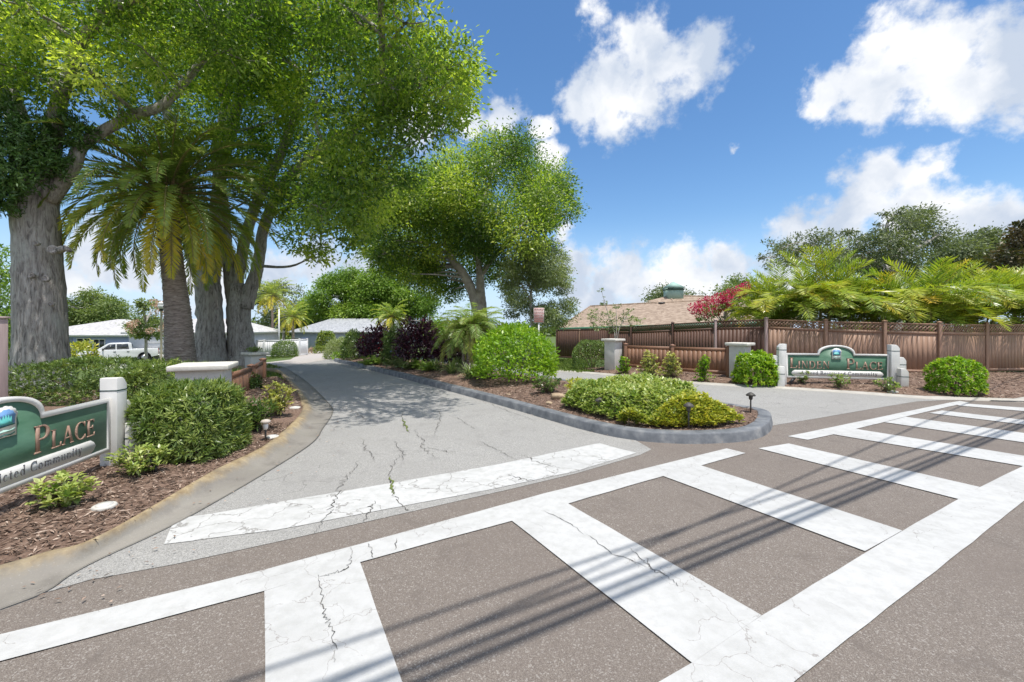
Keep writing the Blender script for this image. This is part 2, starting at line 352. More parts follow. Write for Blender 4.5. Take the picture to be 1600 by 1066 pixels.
M['magnolia'] = leaf_mat('bronze_leaf', [(0, (.04, .05, .018)), (.5, (.11, .085, .03)), (1, (.22, .15, .06))], .4, .2)
M['phoenix'] = leaf_mat('date_palm_leaf', [(0, (.17, .26, .08)), (.45, (.29, .39, .10)), (.75, (.56, .54, .075)), (1, (.76, .60, .07))], .34, .42)
M['areca'] = leaf_mat('areca_leaf', [(0, (.10, .20, .035)), (.45, (.28, .38, .055)), (.8, (.50, .52, .07)), (1, (.62, .44, .06))], .33, .4)
M['pygmy'] = leaf_mat('pygmy_palm_leaf', [(0, (.12, .21, .05)), (.5, (.24, .36, .085)), (1, (.46, .46, .11))], .36, .4)
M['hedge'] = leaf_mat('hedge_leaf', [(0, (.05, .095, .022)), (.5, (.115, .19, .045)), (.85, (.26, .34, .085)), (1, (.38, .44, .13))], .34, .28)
M['lime'] = leaf_mat('lime_shrub_leaf', [(0, (.09, .20, .012)), (.5, (.22, .40, .022)), (.85, (.40, .54, .04)), (1, (.52, .58, .07))], .38, .35)
M['varieg'] = leaf_mat('variegated_leaf', [(0, (.075, .15, .03)), (.45, (.20, .31, .065)), (.75, (.42, .49, .14)), (1, (.58, .60, .26))], .36, .28)
M['gold'] = leaf_mat('golden_leaf', [(0, (.10, .17, .03)), (.4, (.27, .34, .06)), (.75, (.52, .52, .08)), (1, (.68, .58, .09))], .38, .3)
M['cream'] = leaf_mat('cream_edged_leaf', [(0, (0.077, 0.143, 0.033)), (.4, (0.286, 0.341, 0.088)), (.8, (0.550, 0.528, 0.176)), (1, (0.682, 0.616, 0.264))], .4, .28)
M['purple'] = leaf_mat('purple_leaf', [(0, (.02, .009, .014)), (.5, (.06, .02, .035)), (.9, (.15, .05, .07)), (1, (.42, .035, .06))], .28, .2, (1.5, .6, .7))
M['fern'] = leaf_mat('fern_leaf', [(0, (.11, .22, .03)), (.5, (.22, .36, .05)), (1, (.34, .48, .09))], .4, .35)
M['lily'] = leaf_mat('strap_leaf', [(0, (.10, .165, .06)), (.5, (.20, .28, .11)), (.9, (.40, .44, .24)), (1, (.55, .48, .3))], .4, .3)
M['grass'] = leaf_mat('grass_blade', [(0, (.07, .12, .018)), (.5, (.13, .20, .03)), (1, (.22, .28, .06))], .5, .3)
M['pink'] = leaf_mat('pink_blossom', [(0, (.42, .015, .06)), (.5, (.62, .03, .13)), (1, (.75, .10, .24))], .5, .3, (1.2, .7, .8))
M['blush'] = leaf_mat('blush_blossom', [(0, (.48, .30, .20)), (.5, (.60, .42, .32)), (1, (.66, .55, .42))], .5, .3, (1.1, .9, .8))
# buildings etc
def roof_mat(name, c1, c2, c3):
    m, nt, b = new_mat(name); v = voro(nt, 5.5); sep = nd(nt, 'ShaderNodeSeparateColor'); nt.links.new(v, sep.inputs[0])
    nt.links.new(ramp(nt, sep.outputs[0], [(0, c1), (.5, c2), (1, c3)]), b.inputs['Base Color']); b.inputs['Roughness'].default_value = .9
    w = nd(nt, 'ShaderNodeTexWave', wave_type='BANDS', bands_direction='Z'); w.inputs['Scale'].default_value = 5
    nt.links.new(nd(nt, 'ShaderNodeTexCoord').outputs['Object'], w.inputs['Vector']); bump(nt, b, w.outputs['Fac'], .4, .02); return m
M['roof_brown'] = roof_mat('brown_shingle', (.225, .165, .12), (.30, .225, .168), (.38, .295, .225))
M['roof_grey'] = roof_mat('pale_grey_shingle', (.38, .37, .36), (.47, .46, .45), (.55, .54, .52))
M['roof_slate'] = roof_mat('slate_shingle', (.26, .27, .29), (.34, .355, .38), (.42, .43, .45))
M['roof_terra'] = roof_mat('terracotta_tile', (.42, .16, .09), (.52, .22, .13), (.58, .3, .18))
M['wall_blue'] = plain('blue_stucco', (.36, .42, .62), .8); M['wall_white'] = plain('white_stucco', (.62, .63, .66), .8)
M['wall_green'] = plain('green_siding', (.13, .32, .22), .7); M['wall_greyblue'] = plain('grey_blue_siding', (.38, .43, .5), .8)
M['door_blue'] = plain('grey_blue_garage_door', (.30, .34, .46), .6)
M['copper_green'] = plain('verdigris_copper', (.34, .50, .44), .7)
M['glass'] = plain('dark_glass', (.03, .035, .04), .08, 0, .8)
M['truck_white'] = plain('white_car_paint', (.72, .73, .74), .18, 0, .6, .02)
M['tyre'] = plain('tyre_rubber', (.02, .02, .02), .8); M['chrome'] = plain('alloy', (.6, .6, .6), .3, .9)
M['red_lens'] = plain('red_lens', (.5, .02, .02), .2); M['black'] = plain('black_plastic', (.025, .025, .027), .45)
M['bronze'] = mottled('weathered_bronze', (.04, .038, .034), (.09, .08, .07), 20, .55, .2, 80)
M['lamp_stone'] = mottled('lamp_cap', (.42, .37, .32), (.56, .5, .44), 14, .8, .4, 60)
M['post_cream'] = plain('cream_post_paint', (.55, .48, .36), .6); M['frost'] = plain('frosted_globe', (.8, .8, .8), .3)
M['notice'] = plain('notice_board_paint', (.62, .52, .50), .6); M['notice_red'] = plain('notice_red_print', (.45, .10, .09), .6)
M['rock'] = mottled('buff_rock', (.30, .22, .14), (.46, .36, .25), 9, .9, .6, 40, .01)
M['lid'] = mottled('valve_lid', (.42, .41, .37), (.60, .58, .53), 14, .8, .4, 70)

# ------------------------------------------------------------------ ground, roads, kerbs, markings
def sheet(name, poly, dz, m, kind='structure', label=None):
    bm = bmesh.new(); vs = [bm.verts.new((p[0], p[1], 0)) for p in poly]; f = bm.faces.new(vs)
    bm.normal_update(); bmesh.ops.triangulate(bm, faces=bm.faces[:], ngon_method='EAR_CLIP')
    for y in YK:
        bmesh.ops.bisect_plane(bm, geom=bm.verts[:]+bm.edges[:]+bm.faces[:], plane_co=(0, y, 0), plane_no=(0, 1, 0), dist=1e-5)
    for x in XK:
        bmesh.ops.bisect_plane(bm, geom=bm.verts[:]+bm.edges[:]+bm.faces[:], plane_co=(x, 0, 0), plane_no=(1, 0, 0), dist=1e-5)
    for v in bm.verts: v.co.z = T(v.co.x, v.co.y)+dz
    bmesh.ops.recalc_face_normals(bm, faces=bm.faces[:])
    for f in bm.faces:
        if f.normal.z < 0: f.normal_flip()
    me = bpy.data.meshes.new(name); bm.to_mesh(me); bm.free(); me.materials.append(m)
    o = bpy.data.objects.new(name, me); S.collection.objects.link(o); o['kind'] = kind
    return o
def g2(pts): return [tuple(G(*p)[:2]) for p in pts]
def catmull(pts, n=8, closed=False):
    P_ = [np.array(p, float) for p in pts]; out = []; N = len(P_)
    for i in range(N if closed else N-1):
        p0 = P_[(i-1) % N] if closed or i > 0 else 2*P_[0]-P_[1]
        p1, p2 = P_[i], P_[(i+1) % N]; p3 = P_[(i+2) % N] if closed or i+2 < N else 2*P_[-1]-P_[-2]
        for k in range(n):
            t = k/n; out.append(.5*((2*p1)+(-p0+p2)*t+(2*p0-5*p1+4*p2-p3)*t*t+(-p0+3*p1-3*p2+p3)*t**3))
    if not closed: out.append(P_[-1])
    return np.array(out)
def normals2(L, closed=False):
    d = (np.roll(L, -1, 0)-np.roll(L, 1, 0)) if closed else np.gradient(L, axis=0)
    d /= np.linalg.norm(d, axis=1)[:, None]+1e-9
    return np.stack([-d[:, 1], d[:, 0]], 1)

sheet('ground', [(-280, -150), (280, -150), (280, 380), (-280, 380)], 0, M['lawn_soil'])
SD = np.array((.8607, .509))                       # the way the main street runs
bl = g2([(75,927),(140,908),(280,882),(470,840),(620,806),(800,765),(900,741),(1000,712),(1018,703)])
br = g2([(1206,666),(1280,654),(1360,640),(1432,628),(1475,626),(1560,628)])
lft = np.array(bl[0])-SD*70; rgt = np.array(br[-1])+SD*70
sheet('street', [tuple(lft+(-.2, .5)), (bl[0][0], bl[0][1]+.5), (bl[4][0], bl[4][1]+.6), (1.2, 7.3), (4.5, 8.6), (br[4][0], br[4][1]+.3), tuple(br[-1]), tuple(rgt), (70, -70), (-90, -70)], .004, M['street'])
# gutters: mulch edge and road edge, near to far
gut_road = g2([(-160,1012),(0,956),(75,926),(140,885),(310,802),(480,700),(505,670),(520,645),(512,630),(484,602),(458,583),(444,574.5),(428,571),(400,570),(330,571)])
gut_bed = [tuple(G(x, y, .11)[:2]) for x, y in [(-160,930),(0,883),(75,861),(165,832),(332,736),(411,697),(455,662),(472,641),(470,628),(466,616),(453,600),(444,589),(433,579),(405,575.5),(330,577)]]
LR = catmull(gut_road, 8); LB = catmull(gut_bed, 8)
bedk = g2([(860,580),(935,585.5),(1015,594),(1106,602),(1200,607),(1259,610.8),(1364,618),(1442,624),(1495,625.5),(1600,629)])
# island outline
isl = g2([(522,564),(570,576.5),(620,589.5),(700,611.5),(780,634),(850,655),(920,675),(985,688),(1060,694),(1120,693.5),(1165,690),(1194,682),(1207,668)])
isl += [(4.62, 7.85), (4.35, 8.45), (3.75, 9.25), (2.3, 11.3), (.2, 14.4), (-3.2, 19.8), (-6.9, 25.6), (-8.6, 26.6)]
IS = catmull(isl, 6, closed=True)
ex = [(4.2, 9.2), (1.0, 13.5), (-6.0, 25.6)]
# entry road, exit road and the street behind are one asphalt sheet cut as two
farL = g2([(300,578),(330,576),(400,573)])
entry = bl+[(1.6, 7.3), (-1, 11), (-5.5, 19.5), (-9.8, 27.2)]+g2([(545,553),(545,549)])+g2([(520,549.5),(480,552),(459,559),(440,564),(400,566),(300,566),(60,566)])+g2([(60,580)])+[tuple(p) for p in LR[::-1][:-16]]
sheet('entry_road', entry, .008, M['road'])
sheet('driveway', g2([(520,549),(548,548),(540,546),(500,545.5),(478,551),(459,559),(440,564),(416,566.5),(416,573.5),(444,574),(505,563.5),(545,556)]), .012, M['pavers'])
exr = br[:5]+[(11.2, 9.7)]+[tuple(p) for p in bedk[::-1][1:]]+[(-3.5, 23.5), (-8.5, 32), (-12, 33), (-9.6, 27.5), (-6.2, 25), (1.0, 13), (3.2, 9.0), (4.3, 7.6)]
sheet('exit_road', exr, .008, M['road'])
sheet('sidewalk', g2([(1546,627.5),(1568,620),(1600,607),(1700,575),(1790,585),(1700,618),(1640,630)]), .03, M['pale_concrete'])

def gutter(name, A, B, prof, m, h=.11):
    """A road side, B bed side; prof = [(across 0..1, height)]"""
    mb = MB(); n = len(A); V = []; ac = []
    for (t, z) in prof:
        q = A+(B-A)*t
        for p in q: V.append((p[0], p[1], T(p[0], p[1])+z)); ac.append(t)
    fs = []
    for j in range(len(prof)-1):
        for i in range(n-1): fs.append((j*n+i, j*n+i+1, (j+1)*n+i+1, (j+1)*n+i))
    mb.add(V, fs); mb.across = ac
    o = mb.build(name, m, smooth=True); o['kind'] = 'structure'; return o
gp = [(0, .0), (.01, .013), (.25, .011), (.5, .018), (.62, .04), (.72, .075), (.82, .105), (.94, .115), (1, .11), (1.0, -.05)]
gutter('gutter', LR, LB, gp, M['gutter'])
# expansion joint lines across the gutter
cr = MB()
def strip(mb, pts, w, dz):
    pts = np.array(pts, float); nn = normals2(pts); w = np.broadcast_to(w, (len(pts),))[:, None]
    L_, R_ = pts+nn*w/2, pts-nn*w/2; n = len(pts)
    V = [(p[0], p[1], T(*p)+dz) for p in L_]+[(p[0], p[1], T(*p)+dz) for p in R_]
    mb.add(V, np.array([(i, n+i, n+i+1, i+1) for i in range(n-1)]))
def crackline(mb, px, w=.02, jit=.03, sub=9, dz=.0135, seed=1):
    r = np.random.default_rng(seed); base = catmull(g2(px), sub)
    q = base+r.normal(size=base.shape)*jit*np.sin(np.linspace(0, math.pi, len(base)))[:, None]**.3
    ww = w*(.35+r.random(len(q))*.9)*np.sin(np.linspace(.12, math.pi-.12, len(q)))**.5
    strip(mb, q, ww, dz)
for i, c in enumerate([
    [(632,640),(628,655),(634,668),(640,678)], [(648,672),(655,683),(662,690),(659,700),(668,707),(681,716)], [(616,690),(622,700),(632,710),(628,722)],
    [(566,686),(570,700),(580,712),(585,722)], [(684,640),(690,655),(684,668),(678,680)], [(560,722),(552,738),(540,750),(528,770),(518,790),(508,812),(490,838)],
    [(632,705),(620,720),(613,732),(610,750),(614,765),(617,780),(630,795),(640,800)], [(745,690),(770,700),(790,712),(812,722)], [(700,650),(722,658),(742,672)],
    [(585,785),(578,800),(568,818)], [(730,618),(760,630),(790,642),(840,660)], [(815,712),(835,722),(852,728),(875,733)],
    [(795,745),(812,750),(835,752)], [(545,640),(560,648),(575,660)], [(668,700),(690,706),(715,708)]]):
    crackline(cr, c, .009, .02, 9, .0165, i+3)
for i, c in enumerate([[(548,858),(550,880),(540,893),(520,900),(499,905)], [(497,902),(503,935),(508,965),(518,985),(523,1010),(522,1040)], [(620,845),(617,862)], [(575,852),(583,875)],
    [(845,800),(880,815),(912,838)], [(985,860),(1005,880),(1040,905),(1060,920)], [(915,838),(960,868),(1010,890)], [(1010,875),(1020,895),(1040,900)]]):
    crackline(cr, c, .0065, .009, 8, .0175, i+50)
o = cr.build('road_crack', M['crack']); o['kind'] = 'structure'
wd = MB(); crackline(wd, [(630,657),(634,668),(638,676)], .035, .02, 6, .0185, 9); crackline(wd, [(609,748),(614,762),(616,775)], .03, .02, 6, .0185, 10)
o = wd.build('crack_weeds', M['moss']); o['kind'] = 'stuff'
seam = MB(); strip(seam, LR[8:], np.interp(np.arange(len(LR)-8), [0, 26, 40], [.004, .007, .013]), .0215); 
for k in (50, 66, 78): strip(seam, [LR[k], LR[k]*.75+LB[k]*.25, LR[k]*.5+LB[k]*.5], .014, .022)
o = seam.build('road_seam', M['seam']); o['kind'] = 'structure'

# painted markings
tl = [(-150,1036),(0,995),(413,893),(560,853),(850,773),(1135,702),(1165,709.5),(1095,729),(1036,745.5),(887,789),(800,816),(562,881),(413,926),(0,1037),(-150,1079)]
mk = {'crosswalk_edge_line': [tl, [(1231,683),(1484,630),(1500,627.5),(1516,630.5),(1498,633),(1462,641),(1415,652),(1382,660.5),(1302,680),(1262,688.5)],
        [(1020,1075),(1082,1040),(1190,965),(1410,831.5),(1531,763),(1597,730.5),(1800,618),(1960,620),(1600,785),(1245,1066),(1120,1170),(800,1170)]],
      'crosswalk_bar': [[(413,926),(562,881),(627,1066),(680,1200),(413,1200)], [(800,816),(887,789),(1190,965),(1082,1040)], [(1036,745.5),(1095,729),(1410,831.5),(1352,864)],
        [(1185,702),(1232,694.5),(1531,763),(1498,782)], [(1302,680),(1337,671.5),(1700,730),(1610,732)], [(1382,661),(1415,652.5),(1760,700),(1690,706)], [(1452,646.5),(1472,642.5),(1760,676),(1740,682)], [(1500,635),(1484,630),(1700,645),(1700,652)]]}
def dense(poly, step=.25):
    out = []
    for a, b in zip(poly, poly[1:]+poly[:1]):
        a, b = np.array(a), np.array(b); n = max(1, int(np.linalg.norm(b-a)/step))
        if np.linalg.norm(a) > 25: n = 1
        out += [a+(b-a)*k/n for k in range(n)]
    out = np.array(out); r = np.random.default_rng(len(out)); return [tuple(p) for p in out+r.normal(size=out.shape)*.0018]
for nm, L in mk.items():
    for i, q in enumerate(L): sheet(nm, dense(g2(q)), .012+(.0012 if nm == 'crosswalk_bar' else 0)+i*.00005, M['white_paint'])
sheet('stop_line', dense(g2([(256,853),(268,824),(287,811),(330,805),(520,772),(610,757),(780,727),(920,697),(938,694),(965,702),(995,709),(900,738),(760,768),(560,806),(430,831),(340,842)]), .12), .0125, M['old_paint'])

# kerb of the island and its bed
n_out = -normals2(IS, True); 
area = sum(a[0]*b[1]-b[0]*a[1] for a, b in zip(IS, np.roll(IS, -1, 0)))
inw = normals2(IS, True) if area > 0 else -normals2(IS, True)
def ring_surface(name, rings, m, smooth=True, cap=False, closed=True):
    mb = MB(); n = len(rings[0][0]); V = []
    for (L, z) in rings:
        z = np.broadcast_to(z, (n,)); V += [(p[0], p[1], T(p[0], p[1])+zz) for p, zz in zip(L, z)]
    fs = [(j*n+i, j*n+(i+1) % n, (j+1)*n+(i+1) % n, (j+1)*n+i) for j in range(len(rings)-1) for i in range(n if closed else n-1)]
    mb.add(V, fs); return mb.build(name, m, smooth=smooth)
rk = np.random.default_rng(4)
wob = np.convolve(rk.normal(size=len(IS)+8), np.ones(9)/9, 'valid')*.006
ik = [(IS, 0.0), (IS+inw*.006, .02), (IS+inw*(.025+wob[:, None]), .125+wob*.5), (IS+inw*.034, .139+wob*.4), (IS+inw*.05, .146), (IS+inw*.21, .148), (IS+inw*.224, .141), (IS+inw*.23, .05)]
o = ring_surface('kerb', ik, M['kerb_grey']); o['kind'] = 'structure'
# mulch beds: height fields
def dist_poly(p, L):
    A, B = L, np.roll(L, -1, 0); d = B-A; t = np.clip(((p[:, None]-A)*d).sum(2)/((d*d).sum(1)+1e-9), 0, 1)
    return np.sqrt((((A+d*t[..., None])-p[:, None])**2).sum(2)).min(1)
def inside(p, L):
    x, y = p[:, 0][:, None], p[:, 1][:, None]; A, B = L, np.roll(L, -1, 0)
    c = ((A[:, 1] > y) != (B[:, 1] > y)) & (x < (B[:, 0]-A[:, 0])*(y-A[:, 1])/(B[:, 1]-A[:, 1]+1e-12)+A[:, 0])
    return c.sum(1) % 2 == 1
def hnoise(x, y):
    return .5*np.sin(1.7*x+.6*y)+.3*np.sin(3.1*y-1.2*x+1)+.25*np.sin(5.7*x+4.3*y+2)+.15*np.sin(11*x-9*y)
BEDS = {}
def bed(key, poly, h0, h1, reach, m, step=.12):
    poly = np.array(poly); lo, hi = poly.min(0), poly.max(0)
    def H(x, y):
        p = np.stack([np.atleast_1d(x), np.atleast_1d(y)], 1).astype(float); d = dist_poly(p, poly)
        t = np.clip(d/reach, 0, 1); t = t*t*(3-2*t)
        tz = np.interp(p[:, 1], YK, ZK)+np.interp(p[:, 0], XK, BK)
        return tz+h0+(h1-h0)*t+.018*hnoise(p[:, 0]*1.3, p[:, 1]*1.3)*np.clip(d/.15, 0, 1)
    bm = bmesh.new(); vs = [bm.verts.new((p[0], p[1], 0)) for p in poly]; bm.faces.new(vs); bm.normal_update()
    bmesh.ops.triangulate(bm, faces=bm.faces[:], ngon_method='EAR_CLIP')
    st = step if isinstance(step, float) else step
    for a, no in ((0, (1, 0, 0)), (1, (0, 1, 0))):
        for v in np.arange(lo[a]+st, hi[a], st):
            bmesh.ops.bisect_plane(bm, geom=bm.verts[:]+bm.edges[:]+bm.faces[:], plane_co=(v if a == 0 else 0, v if a == 1 else 0, 0), plane_no=no, dist=1e-5)
    co = np.array([v.co[:2] for v in bm.verts]); z = H(co[:, 0], co[:, 1])
    for v, zz in zip(bm.verts, z): v.co.z = zz
    for f in bm.faces:
        f.smooth = True
        if f.normal.z < 0: f.normal_flip()
    bmesh.ops.recalc_face_normals(bm, faces=bm.faces[:])
    me = bpy.data.meshes.new('mulch_bed'); bm.to_mesh(me); bm.free(); me.materials.append(m)
    o = bpy.data.objects.new('mulch_bed', me); S.collection.objects.link(o); o['kind'] = 'structure'
    BEDS[key] = (poly, H); return o
lb = [tuple(p) for p in LB[:-30]]
bed('left', lb+[(-7.3, 13.5), (-8.5, 11), (-12, 10), (-14, 7), (-12, 1.0)], .10, .15, 1.2, M['mulch'], .2)
bed('island', IS+inw*.215, .13, .26, 1.1, M['mulch'], .25)
RB = catmull(bedk, 4)
gp2 = [(0, .0), (.01, .013), (.4, .014), (.6, .022), (.75, .035), (1, .04), (1.0, -.05)]
rn = normals2(RB); 
if rn[len(rn)//2][1] < 0: rn = -rn
gutter('gutter', RB, RB+rn*.32, gp2, M['pale_concrete'])
RBI = RB+rn*.30
bed('right', [tuple(p) for p in RBI[4:]]+[(13.5, 10.8), (19, 15.8), (14.2, 14.9), (11.2, 15.9), (8.5, 17.6), (5.2, 18.6), (2.6, 17.2)], .036, .13, .9, M['mulch'], .3)
def bedz(key, x, y): return float(BEDS[key][1](np.array([x]), np.array([y]))[0])
def gbed(key, px, py):
    p = G(px, py, .15)
    for _ in range(6): p = G(px, py, bedz(key, p.x, p.y)-T(p.x, p.y))
    return Vector((p.x, p.y, bedz(key, p.x, p.y)))

def leafset(mb, C, D, Nn, Ln, Wd, tint, fold=.15, mid=.45):
    """one four-cornered leaf per row: base C, direction D, normal Nn"""
    C, D, Nn = (np.asarray(a, float) for a in (C, D, Nn)); n = len(C)
    D = D/(np.linalg.norm(D, axis=1)[:, None]+1e-9); Sd = np.cross(D, Nn); Sd /= np.linalg.norm(Sd, axis=1)[:, None]+1e-9; Up = np.cross(Sd, D)
    Ln = np.broadcast_to(Ln, (n,))[:, None]; Wd = np.broadcast_to(Wd, (n,))[:, None]
    m_ = C+D*Ln*mid+Up*Wd*fold
    V = np.stack([C, m_+Sd*Wd/2, C+D*Ln-Up*Ln*.06, m_-Sd*Wd/2], 1).reshape(-1, 3)
    mb.add(V, np.arange(4*n).reshape(n, 4), tint=np.clip(tint, 0, 1)); return mb
def rdir(n, r=None):
    r = r or rng; v = r.normal(size=(n, 3)); return v/np.linalg.norm(v, axis=1)[:, None]
def chips(key, box, n, big=1.0, seed=0):
    r = np.random.default_rng(seed); poly, H = BEDS[key]
    p = np.stack([r.uniform(box[0], box[1], n), r.uniform(box[2], box[3], n)], 1); p = p[inside(p, poly)]
    z = H(p[:, 0], p[:, 1]); n = len(p); a = r.uniform(0, 6.283, n)
    D = np.stack([np.cos(a), np.sin(a), r.normal(size=n)*.22], 1); Nn = np.stack([r.normal(size=n)*.35, r.normal(size=n)*.35, np.ones(n)], 1)
    mb = MB(); leafset(mb, np.stack([p[:, 0], p[:, 1], z+.004+r.random(n)*.015], 1), D, Nn, r.uniform(.03, .10, n)*big, r.uniform(.006, .016, n)*big, r.random(n)**1.3, .2)
    o = mb.build('mulch_chips', M['chip']); o['kind'] = 'stuff'; return o
chips('left', (-6.5, -1.5, 2.0, 7), 26000, 1, 1); chips('left', (-8, -4, 7, 13), 5000, 1.6, 2)
chips('island', (-3, 5, 6, 11), 24000, 1.1, 3); chips('island', (-9, 1, 11, 24), 6000, 1.9, 4)
chips('right', (2, 17, 9, 17.5), 24000, 1.5, 5)
def lawn(poly, n, h=.06, seed=0, w=.01):
    r = np.random.default_rng(seed); poly = np.array(poly); lo, hi = poly.min(0), poly.max(0)
    p = np.stack([r.uniform(lo[0], hi[0], n), r.uniform(lo[1], hi[1], n)], 1); p = p[inside(p, poly)]; n = len(p)
    z = np.interp(p[:, 1], YK, ZK)+np.interp(p[:, 0], XK, BK)
    D = np.stack([r.normal(size=n)*.45, r.normal(size=n)*.45, np.ones(n)], 1)
    mb = MB(); leafset(mb, np.stack([p[:, 0], p[:, 1], z], 1), D, rdir(n, r), r.uniform(.6, 1.3, n)*h, w, r.random(n))
    o = mb.build('lawn_grass', M['grass']); o['kind'] = 'stuff'; return o
lawn(g2([(380,576),(440,583),(452,592),(462,608),(440,612),(425,605),(405,600)]), 12000, .07, 1, .02)
lawn(g2([(416,562.5),(458,558),(462,555),(440,550),(405,551),(330,551),(330,564)]), 26000, .12, 2, .05)
lawn(g2([(845,583),(862,579.5),(905,583),(930,582),(930,561),(870,562),(840,565)])+[], 14000, .1, 3, .03)
lawn([(-16, 9.8), (-8.2, 10.5), (-9.5, 18), (-12, 21), (-22, 21), (-22, 12)], 26000, .1, 4, .03)

# dry leaves blown along the gutter, the kerb foot and the edge of the crossing
r = np.random.default_rng(31); pts = []
for L, off, n in ((LR[14:80], -.06, 150), (IS[:90], -.05, 150)):
    nn = normals2(np.array(L)); k = r.integers(0, len(L), n); s_ = (r.random(n)**2)*.5
    side = -1 if len(L) == 90 else 1
    q = np.array(L)[k]+nn[k]*(off-s_)[:, None]*(1 if n == 150 and side == 1 else -1)*np.where(r.random(n) < .8, 1, -.4)[:, None]; pts.append(q+r.normal(size=q.shape)*.05)
p = np.concatenate(pts); p = p[~inside(p, IS)]; n = len(p); z = np.interp(p[:, 1], YK, ZK)+np.interp(p[:, 0], XK, BK)
a_ = r.uniform(0, 6.28, n); mb = MB(); leafset(mb, np.stack([p[:, 0], p[:, 1], z+.03], 1), np.stack([np.cos(a_), np.sin(a_), r.normal(size=n)*.1], 1), np.stack([r.normal(size=n)*.3, r.normal(size=n)*.3, np.ones(n)], 1), r.uniform(.02, .045, n), r.uniform(.009, .018, n), .35+.6*r.random(n))
o = mb.build('leaf_litter', M['chip']); o['kind'] = 'stuff'

# ------------------------------------------------------------------ vegetation builders
def inpoly(p, L): return inside(np.atleast_2d(np.array(p, float)), np.array(L, float))[0]
def fill_blobs(poly, Y0, Y1, n, r0, r1, seed, sep=.55):
    """crown lobes: points of a crown outline (seen from the street) each given its own depth"""
    r = np.random.default_rng(seed); L = np.array(poly, float); lo, hi = L.min(0), L.max(0); out = []; tries = 0
    while len(out) < n and tries < 20000:
        tries += 1
        p = r.uniform(lo, hi)
        if not inpoly(p, L): continue
        Y = r.uniform(Y0, Y1); rr = r.uniform(r0, r1); cs = math.cos(math.atan((p[0]-800)/F)); rp = rr*F/Y/cs
        d = dist_poly(p[None], L)[0]
        if d < rp*.55: 
            rr = max(r0*.45, d*Y/F/.75*cs); rp = rr*F/Y/cs
            if d < rp*.6: continue
        c = P(p[0], p[1], Y)
        if any((c-o[0]).length < sep*(rr+o[1]) for o in out): continue
        out.append((c, rr))
    return out
def tree(name, label, cat, base, limbs, blobs, lm, bm_, leaf=.11, lw=.05, dens=18, per=30, clus=.33, group=None, seed=0, branch=.07, rs=1.0, tvar=.16, jit=.05, flat=.85, seg=14):
    r = np.random.default_rng(seed); t = thing(name, label, cat, base, 0, group)
    tk = MB(); nodes = []
    for li, (pts, rad) in enumerate(limbs):
        q = catmull([tuple(p) for p in pts], 6); rr = np.interp(np.linspace(0, 1, len(q)), np.linspace(0, 1, len(rad)), rad)*rs
        tk.tube(q, rr, seg if rr[0] > .15 else 8, jit, seed=seed+li); nodes += [(Vector(p), a) for p, a in zip(q, rr)]
    LC, LD, LN, LL, LT = [], [], [], [], []
    for c, rad in blobs:
        ok = [q for q in nodes if q[0].z < c.z+.3*rad] or nodes
        nb = min(ok, key=lambda q: (q[0]-c).length+max(0, (.06-q[1]))*30)
        if branch and (nb[0]-c).length > .2:
            a = nb[0]; mid = (a+c)/2+Vector(r.normal(size=3))*.06*(c-a).length+Vector((0, 0, .04*(c-a).length)); b_ = min(branch, nb[1]*.8)
            q = catmull([tuple(a), tuple(mid), tuple(c)], 5); tk.tube(q, np.linspace(b_, b_*.25, len(q)), 6, .05, seed=seed)
            for k in range(3):
                e = c+Vector(rdir(1, r)[0])*rad*.75; tk.tube([tuple(mid.lerp(c, .7)), tuple((mid.lerp(c, .7)+e)/2+Vector(r.normal(size=3))*.08), tuple(e)], [b_*.4, b_*.25, .006], 5)
        n = max(4, int(dens*rad*rad*4)); u = rdir(n, r); u[:, 2] *= flat; f = r.random(n)**.30
        cc = np.array(c)+u*(rad*f)[:, None]; bt = r.normal()*tvar*.8
        k = per; ct = r.normal(size=n)*tvar*.7
        off = r.normal(size=(n, k, 3))*clus*np.array((1, 1, .62))*min(1, rad)
        pos = (cc[:, None]+off).reshape(-1, 3); out = np.repeat(u, k, 0)*.6+off.reshape(-1, 3)/clus*.5+r.normal(size=(n*k, 3))*.55; out[:, 2] -= .18
        nn = r.normal(size=(n*k, 3))*.38+np.array((0, 0, .55))+np.repeat(u, k, 0)*.8
        LC.append(pos); LD.append(out); LN.append(nn); LL.append(leaf*r.uniform(.7, 1.25, n*k)); LT.append(np.clip(.45+bt+np.repeat(ct, k)+r.normal(size=n*k)*.12, 0, 1))
    mb = MB(); C = np.concatenate(LC); L_ = np.concatenate(LL)
    leafset(mb, C, np.concatenate(LD), np.concatenate(LN), L_, L_*lw/leaf, np.concatenate(LT))
    tk.build('trunk', bm_, t, base, True); mb.build('crown', lm, t, base)
    return t
